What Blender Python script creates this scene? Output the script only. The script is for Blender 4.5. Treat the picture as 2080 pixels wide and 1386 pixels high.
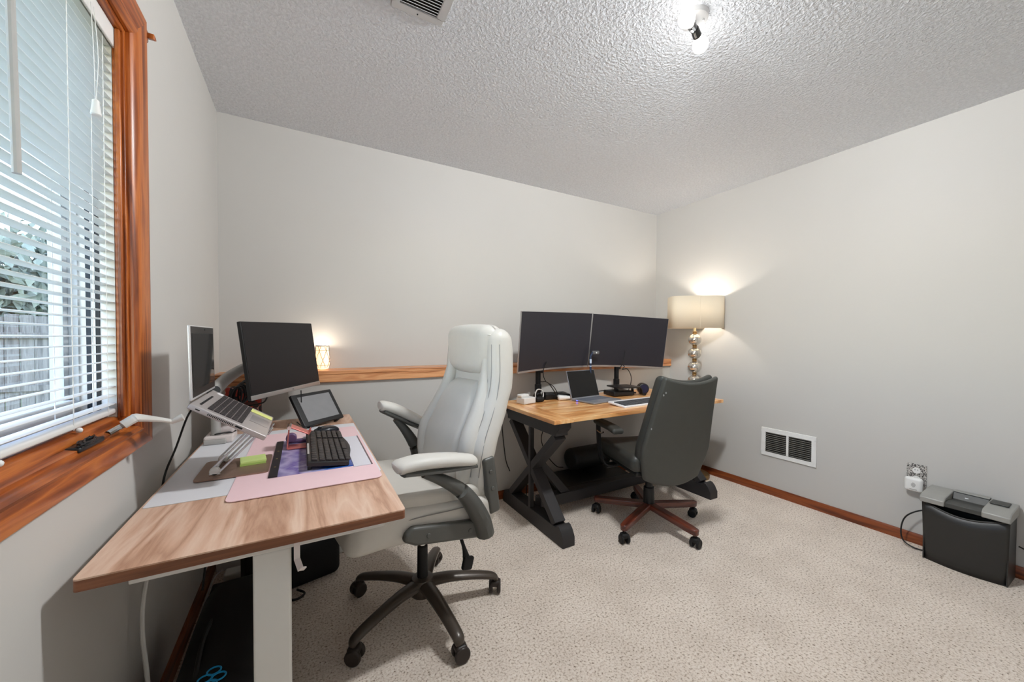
import bpy, bmesh, math, random
from mathutils import Vector, Matrix, Euler
random.seed(7)
R = math.radians
for o in list(bpy.data.objects): bpy.data.objects.remove(o, do_unlink=True)
scene = bpy.context.scene
COL = scene.collection

# ------------------------------------------------------------------ camera
W, D, DL, H = 3.536, 2.649, 2.473, 2.44      # right wall x, upper back wall y, lower back wall y, ceiling z
YF = -0.85                                   # wall behind the camera
cam_d = bpy.data.cameras.new('camera'); cam = bpy.data.objects.new('camera', cam_d); COL.objects.link(cam)
yaw, pitch, roll = 0.51092, -0.01887, 0.00415
Fv = Vector((math.sin(yaw)*math.cos(pitch), math.cos(yaw)*math.cos(pitch), math.sin(pitch)))
Rv = Vector((math.cos(yaw), -math.sin(yaw), 0)); Uv = Rv.cross(Fv)
Rv, Uv = (math.cos(roll)*Rv + math.sin(roll)*Uv), (-math.sin(roll)*Rv + math.cos(roll)*Uv)
M = Matrix((Rv, Uv, -Fv)).transposed().to_4x4(); M.translation = Vector((0.4125, 0.0, 1.1939))
cam.matrix_world = M
cam_d.sensor_width = 36.0; cam_d.lens = 765.893/2080*36
cam_d.shift_x = -(1045.917-1040)/2080; cam_d.shift_y = (701.171-693)/2080
cam_d.clip_start = 0.02; cam_d.clip_end = 200
scene.camera = cam

# ------------------------------------------------------------------ world, exposure
world = bpy.data.worlds.new('World'); scene.world = world; world.use_nodes = True
wn = world.node_tree; wn.nodes.clear()
wo = wn.nodes.new('ShaderNodeOutputWorld'); wb = wn.nodes.new('ShaderNodeBackground')
sky = wn.nodes.new('ShaderNodeTexSky'); sky.sky_type = 'NISHITA'; sky.sun_disc = False
sky.sun_elevation = R(48); sky.sun_rotation = R(200); sky.air_density = 1.0; sky.dust_density = .25; sky.ozone_density = 1.0
wb.inputs['Strength'].default_value = 0.60
hsv = wn.nodes.new('ShaderNodeHueSaturation'); hsv.inputs['Saturation'].default_value = .85
wn.links.new(sky.outputs[0], hsv.inputs['Color']); wn.links.new(hsv.outputs[0], wb.inputs['Color']); wn.links.new(wb.outputs[0], wo.inputs['Surface'])
sun_d = bpy.data.lights.new('sun', 'SUN'); sun_d.energy = .6; sun_d.angle = R(0.6); sun_d.color = (1, .96, .9)
sun = bpy.data.objects.new('sun', sun_d); COL.objects.link(sun); sun.rotation_euler = (R(42), 0, R(65))
sun.location = (6, -4, 9)
vs = scene.view_settings
vs.view_transform = 'Standard'; vs.look = 'None'; vs.gamma = 1.0; vs.use_curve_mapping = False
vs.exposure = 0.95
BULB_W = 168.0          # watts of each ceiling bulb
LAMP_W = 3.8

# ------------------------------------------------------------------ helpers
def srgb(r, g, b):
    f = lambda c: (c/255/12.92) if c/255 <= .04045 else ((c/255+.055)/1.055)**2.4
    return (f(r), f(g), f(b), 1)
_m = {}
def mat(name, c, rough=.5, metal=0, spec=.5, var=.06, vscale=30, bump=0, bscale=200, bdist=.002, coat=0, emit=None, estr=0, trans=0, alpha=1, sheen=0, ior=1.45):
    if name in _m: return _m[name]
    m = bpy.data.materials.new(name); m.use_nodes = True; nt = m.node_tree; b = nt.nodes['Principled BSDF']
    c = srgb(*c)
    tc = nt.nodes.new('ShaderNodeTexCoord'); n = nt.nodes.new('ShaderNodeTexNoise'); n.inputs['Scale'].default_value = vscale; n.inputs['Detail'].default_value = 3
    nt.links.new(tc.outputs['Object'], n.inputs['Vector'])
    mx = nt.nodes.new('ShaderNodeMix'); mx.data_type = 'RGBA'
    mx.inputs[6].default_value = tuple(max(0, x*(1-var)) for x in c[:3])+(1,); mx.inputs[7].default_value = tuple(min(1, x*(1+var)) for x in c[:3])+(1,)
    nt.links.new(n.outputs['Fac'], mx.inputs[0]); nt.links.new(mx.outputs[2], b.inputs['Base Color'])
    b.inputs['Roughness'].default_value = rough; b.inputs['Metallic'].default_value = metal
    b.inputs['Specular IOR Level'].default_value = spec; b.inputs['Coat Weight'].default_value = coat; b.inputs['IOR'].default_value = ior
    b.inputs['Transmission Weight'].default_value = trans; b.inputs['Alpha'].default_value = alpha; b.inputs['Sheen Weight'].default_value = sheen
    if emit: b.inputs['Emission Color'].default_value = srgb(*emit); b.inputs['Emission Strength'].default_value = estr
    if bump:
        n2 = nt.nodes.new('ShaderNodeTexNoise'); n2.inputs['Scale'].default_value = bscale; n2.inputs['Detail'].default_value = 4
        nt.links.new(tc.outputs['Object'], n2.inputs['Vector'])
        bp = nt.nodes.new('ShaderNodeBump'); bp.inputs['Strength'].default_value = bump; bp.inputs['Distance'].default_value = bdist
        nt.links.new(n2.outputs['Fac'], bp.inputs['Height']); nt.links.new(bp.outputs[0], b.inputs['Normal'])
    _m[name] = m
    return m
def wood(name, cols, axis='y', scale=1.0, rough=.4, coat=0, stretch=14, bands=9, distort=5, fine=.35, bump=.15):
    """long streaky grain running along one axis of the object"""
    if name in _m: return _m[name]
    m = bpy.data.materials.new(name); m.use_nodes = True; nt = m.node_tree; b = nt.nodes['Principled BSDF']
    tc = nt.nodes.new('ShaderNodeTexCoord'); mp = nt.nodes.new('ShaderNodeMapping')
    s = [stretch*scale]*3; s['xyz'.index(axis)] = scale
    mp.inputs['Scale'].default_value = s
    nt.links.new(tc.outputs['Object'], mp.inputs['Vector'])
    n1 = nt.nodes.new('ShaderNodeTexNoise'); n1.inputs['Scale'].default_value = 1.0; n1.inputs['Detail'].default_value = 6; n1.inputs['Distortion'].default_value = .6
    nt.links.new(mp.outputs[0], n1.inputs['Vector'])
    n2 = nt.nodes.new('ShaderNodeTexNoise'); n2.inputs['Scale'].default_value = 7.0; n2.inputs['Detail'].default_value = 8; n2.inputs['Roughness'].default_value = .7
    nt.links.new(mp.outputs[0], n2.inputs['Vector'])
    mt = nt.nodes.new('ShaderNodeMath'); mt.operation = 'MULTIPLY'; mt.inputs[1].default_value = bands
    nt.links.new(n1.outputs['Fac'], mt.inputs[0])
    fr = nt.nodes.new('ShaderNodeMath'); fr.operation = 'PINGPONG'; fr.inputs[1].default_value = 1.0
    nt.links.new(mt.outputs[0], fr.inputs[0])
    mx = nt.nodes.new('ShaderNodeMix'); mx.inputs[0].default_value = fine
    nt.links.new(fr.outputs[0], mx.inputs[2]); nt.links.new(n2.outputs['Fac'], mx.inputs[3])
    cr = nt.nodes.new('ShaderNodeValToRGB'); el = cr.color_ramp.elements
    el[0].position = .15; el[0].color = srgb(*cols[0]); el[1].position = .85; el[1].color = srgb(*cols[-1])
    if len(cols) == 3: e = cr.color_ramp.elements.new(.5); e.color = srgb(*cols[1])
    nt.links.new(mx.outputs[0], cr.inputs[0]); nt.links.new(cr.outputs[0], b.inputs['Base Color'])
    b.inputs['Roughness'].default_value = rough; b.inputs['Coat Weight'].default_value = coat; b.inputs['Coat Roughness'].default_value = .25
    bp = nt.nodes.new('ShaderNodeBump'); bp.inputs['Strength'].default_value = bump; bp.inputs['Distance'].default_value = .001
    nt.links.new(n2.outputs['Fac'], bp.inputs['Height']); nt.links.new(bp.outputs[0], b.inputs['Normal'])
    _m[name] = m
    return m

def catmull(pts, n=8, closed=False):
    P = [Vector(p) for p in pts]; out = []
    N = len(P); rng = range(N if closed else N-1)
    for i in rng:
        p0 = P[(i-1) % N] if (closed or i > 0) else P[0]*2-P[1]
        p1 = P[i]; p2 = P[(i+1) % N]; p3 = P[(i+2) % N] if (closed or i+2 < N) else P[-1]*2-P[-2]
        for k in range(n):
            t = k/n
            out.append(.5*((2*p1)+(p2-p0)*t+(2*p0-5*p1+4*p2-p3)*t*t+(3*p1-p0-3*p2+p3)*t**3))
    if not closed: out.append(P[-1])
    return out

class MB:
    def __init__(s): s.v = []; s.f = []
    def add(s, vs, fs, T=None):
        o = len(s.v)
        s.v += [tuple(T @ Vector(v)) if T else tuple(v) for v in vs]; s.f += [tuple(i+o for i in f) for f in fs]
        return s
    def box(s, c, d, rot=None):
        x, y, z = d[0]/2, d[1]/2, d[2]/2
        vs = [(-x,-y,-z),(x,-y,-z),(x,y,-z),(-x,y,-z),(-x,-y,z),(x,-y,z),(x,y,z),(-x,y,z)]
        fs = [(0,3,2,1),(4,5,6,7),(0,1,5,4),(1,2,6,5),(2,3,7,6),(3,0,4,7)]
        T = Matrix.Translation(c) @ (Euler(rot).to_matrix().to_4x4() if rot else Matrix())
        return s.add(vs, fs, T)
    def bb(s, a, b):     # box by two corners
        return s.box([(a[i]+b[i])/2 for i in range(3)], [abs(b[i]-a[i]) for i in range(3)])
    def rbox(s, c, d, r=.01, k=3, m=1, rot=None, fn=None):
        """rounded box; k samples per rounded edge, m cells per flat; fn deforms local points"""
        h = [x/2 for x in d]; r = min([r]+[x*.999 for x in h])
        def axis(hh):
            a = [hh-r+r*math.tan(math.pi/4*i/k) for i in range(k+1)]
            mid = [-(hh-r)+2*(hh-r)*i/m for i in range(1, m)]
            return [-x for x in a[::-1]]+mid+a
        A = [axis(x) for x in h]; idx = {}; vs = []; fs = []
        def vid(p):
            key = tuple(round(x, 6) for x in p)
            if key not in idx:
                q = [max(-(h[i]-r), min(h[i]-r, p[i])) for i in range(3)]
                dv = Vector([p[i]-q[i] for i in range(3)])
                w = Vector(q)+(dv.normalized()*r if dv.length > 1e-9 else dv)
                if fn: w = Vector(fn(w))
                idx[key] = len(vs); vs.append(w)
            return idx[key]
        for ax in range(3):
            u, v = (ax+1) % 3, (ax+2) % 3
            for sg in (-1, 1):
                for i in range(len(A[u])-1):
                    for j in range(len(A[v])-1):
                        q = []
                        for (a, b) in ((i, j), (i+1, j), (i+1, j+1), (i, j+1)):
                            p = [0, 0, 0]; p[ax] = sg*h[ax]; p[u] = A[u][a]; p[v] = A[v][b]; q.append(vid(p))
                        q = list(dict.fromkeys(q))
                        if len(q) > 2: fs.append(q if sg > 0 else q[::-1])
        T = Matrix.Translation(c) @ (Euler(rot).to_matrix().to_4x4() if rot else Matrix())
        return s.add(vs, fs, T)
    def cyl(s, p0, p1, r0, r1=None, n=16, caps=True):
        r1 = r0 if r1 is None else r1
        p0, p1 = Vector(p0), Vector(p1); z = (p1-p0).normalized(); x = z.orthogonal().normalized(); y = z.cross(x)
        vs = [p0+(x*math.cos(t)+y*math.sin(t))*r0 for t in [2*math.pi*i/n for i in range(n)]]+[p1+(x*math.cos(t)+y*math.sin(t))*r1 for t in [2*math.pi*i/n for i in range(n)]]
        fs = [(i, (i+1) % n, n+(i+1) % n, n+i) for i in range(n)]
        if caps: fs += [tuple(range(n))[::-1], tuple(range(n, 2*n))]
        return s.add(vs, fs)
    def tube(s, pts, r, n=8, smooth=6, closed=False, ry=None, up=None):
        P = catmull(pts, smooth, closed) if smooth > 1 else [Vector(p) for p in pts]
        N = len(P); rr = r if isinstance(r, (list, tuple)) else None
        vs = []; fs = []; prev = Vector(up) if up else None
        for i, p in enumerate(P):
            t = (P[(i+1) % N]-P[i-1]) if closed else (P[min(i+1, N-1)]-P[max(i-1, 0)])
            t = t.normalized() if t.length > 1e-9 else Vector((0, 0, 1))
            if prev is None: prev = t.orthogonal()
            x = (prev-t*prev.dot(t)); x = x.normalized() if x.length > 1e-6 else t.orthogonal().normalized()
            if not up: prev = x
            y = t.cross(x)
            if rr: f = i/(N-1)*(len(rr)-1); a = int(min(f, len(rr)-2)); q = rr[a]+(rr[a+1]-rr[a])*(f-a)
            else: q = r
            q2 = (ry*q/(rr[0] if rr else r)) if ry else q
            for k in range(n):
                th = 2*math.pi*(k+.5)/n; vs.append(p+x*math.cos(th)*q+y*math.sin(th)*q2)
        L = N if closed else N-1
        for i in range(L):
            for k in range(n):
                a, b = i*n+k, i*n+(k+1) % n; c, d = ((i+1) % N)*n+(k+1) % n, ((i+1) % N)*n+k
                fs.append((a, b, c, d))
        if not closed: fs += [tuple(range(n))[::-1], tuple(range((N-1)*n, N*n))]
        return s.add(vs, fs)
    def lathe(s, prof, c=(0, 0, 0), n=24, sx=1, sy=1, T=None):
        vs = []; fs = []
        for (r, z) in prof:
            for k in range(n):
                t = 2*math.pi*k/n; vs.append((c[0]+r*math.cos(t)*sx, c[1]+r*math.sin(t)*sy, c[2]+z))
        for i in range(len(prof)-1):
            for k in range(n): fs.append((i*n+k, i*n+(k+1) % n, (i+1)*n+(k+1) % n, (i+1)*n+k))
        if prof[0][0] > 1e-6: fs.append(tuple(range(n))[::-1])
        if prof[-1][0] > 1e-6: fs.append(tuple(range((len(prof)-1)*n, len(prof)*n)))
        return s.add(vs, fs, T)
    def prism(s, poly, a, b, axis='y', T=None):
        """polygon in the plane across axis, extruded from a to b"""
        def P(u, v, w): return {'x': (w, u, v), 'y': (u, w, v), 'z': (u, v, w)}[axis]
        n = len(poly); vs = [P(u, v, a) for u, v in poly]+[P(u, v, b) for u, v in poly]
        fs = [(i, (i+1) % n, n+(i+1) % n, n+i) for i in range(n)]+[tuple(range(n))[::-1], tuple(range(n, 2*n))]
        return s.add(vs, fs, T)
    def sphere(s, c, r, nu=20, nv=12, T=None):
        rr = r if isinstance(r, (tuple, list)) else (r, r, r)
        prof = [(math.sin(math.pi*i/nv), -math.cos(math.pi*i/nv)) for i in range(nv+1)]
        vs = []; fs = []
        for (q, z) in prof:
            for k in range(nu):
                t = 2*math.pi*k/nu; vs.append((c[0]+q*math.cos(t)*rr[0], c[1]+q*math.sin(t)*rr[1], c[2]+z*rr[2]))
        for i in range(nv):
            for k in range(nu): fs.append((i*nu+k, i*nu+(k+1) % nu, (i+1)*nu+(k+1) % nu, (i+1)*nu+k))
        return s.add(vs, fs, T)
    def mesh(s, name, smooth=35):
        me = bpy.data.meshes.new(name); me.from_pydata(s.v, [], s.f)
        bm = bmesh.new(); bm.from_mesh(me); bmesh.ops.remove_doubles(bm, verts=bm.verts, dist=1e-6)
        bmesh.ops.dissolve_degenerate(bm, edges=bm.edges, dist=1e-7)
        bmesh.ops.recalc_face_normals(bm, faces=bm.faces); bm.to_mesh(me); bm.free()
        if smooth:
            me.shade_smooth(); me.set_sharp_from_angle(angle=R(smooth))
        return me
    def build(s, name, m, parent=None, bevel=0, seg=2, smooth=35, sub=0):
        o = bpy.data.objects.new(name, s.mesh(name, smooth)); COL.objects.link(o)
        o.data.materials.append(m)
        if parent: o.parent = parent
        if bevel:
            b = o.modifiers.new('bevel', 'BEVEL'); b.width = bevel; b.segments = seg; b.limit_method = 'ANGLE'; b.angle_limit = R(40)
        if sub:
            b = o.modifiers.new('sub', 'SUBSURF'); b.levels = sub; b.render_levels = sub
        return o
def tag(o, label, cat, group=None):
    o['label'] = label; o['category'] = cat
    if group: o['group'] = group
    return o
def thing(name, label, cat, loc=(0, 0, 0), rz=0, group=None):
    o = bpy.data.objects.new(name, None); COL.objects.link(o); o.empty_display_size = .05
    o.location = loc; o.rotation_euler = (0, 0, rz)
    return tag(o, label, cat, group)
def struct(name, o=None):
    if o is None: o = bpy.data.objects.new(name, None); COL.objects.link(o)
    o['kind'] = 'structure'
    return o
def inst(o, name, loc=(0, 0, 0), rot=(0, 0, 0), parent=None):
    c = bpy.data.objects.new(name, o.data); COL.objects.link(c); c.location = loc; c.rotation_euler = rot
    for md in o.modifiers:
        if md.type == 'BEVEL':
            b = c.modifiers.new('bevel', 'BEVEL'); b.width = md.width; b.segments = md.segments; b.limit_method = 'ANGLE'; b.angle_limit = md.angle_limit
    if parent: c.parent = parent
    return c

# ------------------------------------------------------------------ materials
def carpet_mat():
    m = bpy.data.materials.new('carpet'); m.use_nodes = True; nt = m.node_tree; b = nt.nodes['Principled BSDF']
    tc = nt.nodes.new('ShaderNodeTexCoord')
    def noise(sc, det=2, ro=.5):
        n = nt.nodes.new('ShaderNodeTexNoise'); n.inputs['Scale'].default_value = sc; n.inputs['Detail'].default_value = det; n.inputs['Roughness'].default_value = ro
        nt.links.new(tc.outputs['Object'], n.inputs['Vector']); return n
    def ramp(n, stops):
        c = nt.nodes.new('ShaderNodeValToRGB'); e = c.color_ramp.elements
        e[0].position, e[0].color = stops[0][0], stops[0][1]; e[1].position, e[1].color = stops[-1][0], stops[-1][1]
        for p, q in stops[1:-1]: x = e.new(p); x.color = q
        nt.links.new(n.outputs['Fac'], c.inputs[0]); return c
    speck = ramp(noise(115, 3, .62), [(.31, srgb(112, 91, 70)), (.385, srgb(208, 190, 172)), (.50, srgb(240, 226, 212)), (.72, srgb(250, 241, 231))])
    big = ramp(noise(5, 3), [(.35, (.90, .89, .88, 1)), (.62, (1.0, 1.0, 1.0, 1))])
    mx = nt.nodes.new('ShaderNodeMix'); mx.data_type = 'RGBA'; mx.blend_type = 'MULTIPLY'; mx.inputs[0].default_value = 1
    nt.links.new(speck.outputs[0], mx.inputs[6]); nt.links.new(big.outputs[0], mx.inputs[7]); nt.links.new(mx.outputs[2], b.inputs['Base Color'])
    b.inputs['Roughness'].default_value = .95; b.inputs['Specular IOR Level'].default_value = .1; b.inputs['Sheen Weight'].default_value = .15
    n3 = noise(170, 4, .7); bp = nt.nodes.new('ShaderNodeBump'); bp.inputs['Strength'].default_value = .9; bp.inputs['Distance'].default_value = .006
    nt.links.new(n3.outputs['Fac'], bp.inputs['Height']); nt.links.new(bp.outputs[0], b.inputs['Normal'])
    return m
def popcorn_mat():
    m = bpy.data.materials.new('popcorn_ceiling'); m.use_nodes = True; nt = m.node_tree; b = nt.nodes['Principled BSDF']
    tc = nt.nodes.new('ShaderNodeTexCoord')
    n = nt.nodes.new('ShaderNodeTexNoise'); n.inputs['Scale'].default_value = 75; n.inputs['Detail'].default_value = 3; n.inputs['Roughness'].default_value = .55; n.inputs['Distortion'].default_value = .4
    nt.links.new(tc.outputs['Object'], n.inputs['Vector'])
    cr = nt.nodes.new('ShaderNodeValToRGB'); cr.color_ramp.elements[0].position = .36; cr.color_ramp.elements[1].position = .68
    nt.links.new(n.outputs['Fac'], cr.inputs[0])
    bp = nt.nodes.new('ShaderNodeBump'); bp.inputs['Strength'].default_value = .8; bp.inputs['Distance'].default_value = .007
    nt.links.new(cr.outputs[0], bp.inputs['Height']); nt.links.new(bp.outputs[0], b.inputs['Normal'])
    mx = nt.nodes.new('ShaderNodeMix'); mx.data_type = 'RGBA'; mx.inputs[6].default_value = srgb(228, 231, 236); mx.inputs[7].default_value = srgb(241, 244, 249)
    nt.links.new(cr.outputs[0], mx.inputs[0]); nt.links.new(mx.outputs[2], b.inputs['Base Color'])
    b.inputs['Roughness'].default_value = .9; b.inputs['Specular IOR Level'].default_value = .2
    return m
M_wall = mat('wall_paint', (193, 190, 185), .55, var=.02, vscale=3, bump=.12, bscale=60, bdist=.002, spec=.35)
M_oak = wood('oak_trim', [(104, 44, 8), (156, 78, 24), (190, 108, 44)], 'y', 2.0, .36, .15, 16, 6)
M_oakz = wood('oak_trim_vertical', [(104, 44, 8), (156, 78, 24), (190, 108, 44)], 'z', 2.0, .36, .15, 16, 6)
M_ledge = wood('oak_ledge', [(150, 88, 46), (208, 140, 90), (228, 168, 118)], 'x', 2.0, .4, .2, 16, 6)
M_base = wood('oak_baseboard', [(86, 36, 12), (118, 56, 22), (140, 72, 32)], 'x', 2.0, .4, .2, 14, 6)
M_basey = wood('oak_baseboard_side', [(86, 36, 12), (118, 56, 22), (140, 72, 32)], 'y', 2.0, .4, .2, 14, 6)
M_white = mat('white_plastic', (228, 227, 224), .4)
M_blind = mat('blind_white', (226, 225, 222), .35, var=.02)
M_black = mat('black_plastic', (24, 24, 25), .4, bump=.05, bscale=500)
M_dark = mat('dark_rubber', (16, 16, 17), .6)
M_blackmetal = mat('black_metal', (20, 21, 24), .38, .3)
M_silver = mat('silver_metal', (190, 188, 188), .3, .85)
M_chrome = mat('chrome', (215, 215, 215), .1, 1)
M_screen = mat('screen_black', (14, 13, 14), .22, spec=.35)
M_cord = mat('black_cord', (18, 18, 18), .5)
M_wcord = mat('white_cord', (205, 204, 200), .5)
# ================================================================== the room
struct('floor', MB().bb((-.13, YF-.1, -.1), (W+.1, D+.1, 0)).build('floor', carpet_mat(), smooth=0))
struct('ceiling', MB().bb((-.13, YF-.1, H), (W+.1, D+.1, H+.1)).build('ceiling', popcorn_mat(), smooth=0))
WY0, WY1, WZ0, WZ1 = -.45, 1.395, .95, 2.005           # window opening, its unseen end widened to let in more daylight
wl = MB()
wl.bb((-.13, YF, 0), (0, WY0, H)); wl.bb((-.13, WY1, 0), (0, D+.1, H)); wl.bb((-.13, WY0, 0), (0, WY1, WZ0)); wl.bb((-.13, WY0, WZ1), (0, WY1, H))
struct('wall_left', wl.build('wall_left', M_wall, smooth=0))
struct('wall_back', MB().bb((0, D, 0), (W, D+.1, H)).build('wall_back', M_wall, smooth=0))
struct('wall_back_lower', MB().bb((0, DL, 0), (W, D, .976)).build('wall_back_lower', M_wall, smooth=0))
struct('wall_right', MB().bb((W, YF, 0), (W+.1, D+.1, H)).build('wall_right', M_wall, smooth=0))
struct('wall_front', MB().bb((-.13, YF-.1, 0), (W+.1, YF, H)).build('wall_front', M_wall, smooth=0))
t1 = struct('trim_1', MB().bb((.002, DL-.02, .974), (W-.002, D-.001, .996)).build('trim_1', M_ledge, bevel=.003))
MB().bb((.002, DL-.019, .929), (W-.002, DL-.001, .9735)).build('apron', M_ledge, t1, bevel=.002)
struct('baseboard_back', MB().prism([(DL, 0), (DL-.012, 0), (DL-.012, .048), (DL-.006, .06), (DL, .06)], 0, W, 'x').build('baseboard_back', M_base))
struct('baseboard_right', MB().prism([(W, 0), (W-.012, 0), (W-.012, .048), (W-.006, .06), (W, .06)], YF, DL-.013, 'y').build('baseboard_right', M_basey))
struct('baseboard_left', MB().prism([(0, 0), (.012, 0), (.012, .062), (.006, .075), (0, .075)], YF, DL-.013, 'y').build('baseboard_left', M_basey))
struct('baseboard_front', MB().prism([(YF, 0), (YF+.012, 0), (YF+.012, .048), (YF+.006, .06), (YF, .06)], .013, W-.013, 'x').build('baseboard_front', M_base))

# ------------------------------------------------------------------ window
win = struct('window_1')
CW = .108
def casing_profile(): return [(0, 0), (CW, 0), (CW, .013), (CW-.006, .02), (CW-.02, .022), (.05, .019), (.036, .016), (.028, .020), (.018, .024), (.006, .02), (0, .012)]
# side casings run along z, head and sill casings along y; mitred by simple overlap of corner cuts
def casing(name, m, a0, a1, kind):
    mb = MB(); pr = casing_profile(); n = len(pr); vs = []
    for end in (0, 1):
        for (w, t) in pr:
            if kind == 'right': z = (WZ0-w) if end == 0 else (WZ1+w); vs.append((t, WY1+w, z))
            if kind == 'left': z = (WZ0-w) if end == 0 else (WZ1+w); vs.append((t, WY0-w, z))
            if kind == 'head': y = (WY0-w) if end == 0 else (WY1+w); vs.append((t, y, WZ1+w))
            if kind == 'sill': y = (WY0-w) if end == 0 else (WY1+w); vs.append((t, y, WZ0-w*.6))
    fs = [(i, (i+1) % n, n+(i+1) % n, n+i) for i in range(n)]+[tuple(range(n)), tuple(range(n, 2*n))]
    if kind in ('right', 'left'):
        for i, (x, y, z) in enumerate(vs):
            if z < WZ0: vs[i] = (x, y, WZ0-(WZ0-z)*.6)
    return mb.add(vs, fs).build('casing', m, win)
casing('casing', M_oakz, 0, 0, 'right'); casing('casing', M_oakz, 0, 0, 'left'); casing('casing', M_oak, 0, 0, 'head'); casing('casing', M_oak, 0, 0, 'sill')
# jambs and stops lining the opening
for y0, y1 in ((WY1-.012, WY1), (WY0, WY0+.012)): MB().bb((-.019, y0, WZ0), (.004, y1, WZ1)).build('jamb', M_oakz, win, bevel=.002); MB().bb((-.13, y0, WZ0), (-.0195, y1, WZ1)).build('jamb_liner', mat('vinyl_liner', (222, 221, 216), .45), win)
MB().bb((-.13, WY0+.012, WZ1-.012), (.004, WY1-.012, WZ1)).build('jamb', M_oak, win, bevel=.002)
MB().prism([(-.13, WZ0), (.006, WZ0), (.006, WZ0+.008), (-.012, WZ0+.012), (-.016, WZ0+.028), (-.024, WZ0+.032), (-.13, WZ0+.034)], WY0+.012, WY1-.012, 'y').build('sill_board', M_oak, win)
MB().bb((-.011, WY1-.024, WZ0+.03), (-.001, WY1-.012, WZ1-.012)).build('stop', M_oakz, win, bevel=.003)
MB().bb((-.011, WY0+.012, WZ0+.03), (-.001, WY0+.024, WZ1-.012)).build('stop', M_oakz, win, bevel=.003)
M_vinyl = mat('vinyl_sash', (214, 216, 216), .4)
M_gasket = mat('gasket', (34, 42, 50), .6)
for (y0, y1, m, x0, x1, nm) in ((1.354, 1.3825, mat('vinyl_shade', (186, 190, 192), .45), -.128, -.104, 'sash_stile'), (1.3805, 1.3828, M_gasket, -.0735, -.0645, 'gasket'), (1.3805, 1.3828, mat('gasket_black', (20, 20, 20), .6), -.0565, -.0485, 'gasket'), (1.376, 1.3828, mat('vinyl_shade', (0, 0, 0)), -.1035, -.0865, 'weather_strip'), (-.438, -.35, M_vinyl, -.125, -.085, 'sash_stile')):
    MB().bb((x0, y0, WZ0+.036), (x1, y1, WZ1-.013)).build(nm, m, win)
MB().bb((-.125, -.349, WZ0+.036), (-.085, 1.3535, WZ0+.085)).build('sash_rail', M_vinyl, win, bevel=.002)
MB().bb((-.125, -.349, WZ1-.06), (-.085, 1.3535, WZ1-.013)).build('sash_rail', M_vinyl, win, bevel=.002)
gl = bpy.data.materials.new('window_glass'); gl.use_nodes = True; gn = gl.node_tree; gn.nodes.clear()
go = gn.nodes.new('ShaderNodeOutputMaterial'); gt = gn.nodes.new('ShaderNodeBsdfTransparent'); gg = gn.nodes.new('ShaderNodeBsdfGlossy'); gx = gn.nodes.new('ShaderNodeMixShader'); gf = gn.nodes.new('ShaderNodeFresnel')
gt.inputs[0].default_value = (.95, .97, .97, 1); gg.inputs['Roughness'].default_value = .02; gf.inputs[0].default_value = 1.4
gge = gn.nodes.new('ShaderNodeNewGeometry'); gmm = gn.nodes.new('ShaderNodeMath'); gmm.operation = 'MULTIPLY'; gin = gn.nodes.new('ShaderNodeMath'); gin.operation = 'SUBTRACT'; gin.inputs[0].default_value = 1
gn.links.new(gge.outputs['Backfacing'], gin.inputs[1]); gn.links.new(gin.outputs[0], gmm.inputs[0]); gn.links.new(gf.outputs[0], gmm.inputs[1]); gn.links.new(gmm.outputs[0], gx.inputs[0]); gn.links.new(gt.outputs[0], gx.inputs[1]); gn.links.new(gg.outputs[0], gx.inputs[2]); gn.links.new(gx.outputs[0], go.inputs[0])
MB().bb((-.107, -.349, WZ0+.086), (-.103, 1.3535, WZ1-.061)).build('pane', gl, win)
# curtain rod bracket on the casing corner
br = thing('curtain_bracket', 'small brown wooden curtain bracket at top corner of window frame', 'bracket', (.0, 1.525, 2.085))
MB().rbox((.008, 0, 0), (.012, .016, .034), .003).build('plate', M_oakz, br); MB().prism([(-.006, -.008), (.006, -.006), (.018, .001), (.012, .007), (-.006, .008)], .012, .03, 'x').build('hook', M_oakz, br, bevel=.002)
for zz in (.013, -.013): MB().sphere((.0125, 0.002, zz), .003, 10, 6).build('screw', M_chrome, br)

# ------------------------------------------------------------------ blind
bl = thing('window_blind', 'white horizontal slat blind hanging in the oak framed window', 'blind', (0, 0, 0))
BX = -.034; BY0, BY1 = -.424, 1.382
MB().rbox((BX, (BY0+BY1)/2, 1.972), (.032, BY1-BY0, .038), .006).build('headrail', M_blind, bl)
MB().rbox((-.0145, (BY0+BY1)/2, 1.969), (.006, BY1-BY0+.002, .05), .0028, 3).build('valance', M_blind, bl)
sl = []
NS = 43; z0s, z1s = 1.016, 1.944
def slat_mesh(L):
    mb = MB(); n = 6; vs = []; fs = []; wd = .0255
    for j, y in enumerate((-L/2, L/2)):
        for th in (0, .0009):
            for i in range(n+1):
                u = -1+2*i/n; vs.append((u*wd/2, y, .0022*(1-u*u)+th))
    k = n+1
    for i in range(n):
        fs += [(i, i+1, 2*k+i+1, 2*k+i), (k+i, 3*k+i, 3*k+i+1, k+i+1)]
    fs += [(0, 2*k, 3*k, k), (n, k+n, 3*k+n, 2*k+n)]
    fs += [tuple(range(k))+tuple(range(2*k-1, k-1, -1)), tuple(range(2*k, 3*k))+tuple(range(4*k-1, 3*k-1, -1))]
    return mb.add(vs, fs)
proto = slat_mesh(BY1-BY0).build('slat', M_blind, bl)
for i in range(NS):
    z = z0s+(z1s-z0s)*i/(NS-1)
    o = proto if i == 0 else inst(proto, 'slat', parent=bl)
    o.location = (BX, (BY0+BY1)/2, z); o.rotation_euler = (0, R(-3+random.uniform(-2.5, 2.5)+(6 if i < 2 else 0)), random.uniform(-.0012, .0012))
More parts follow.
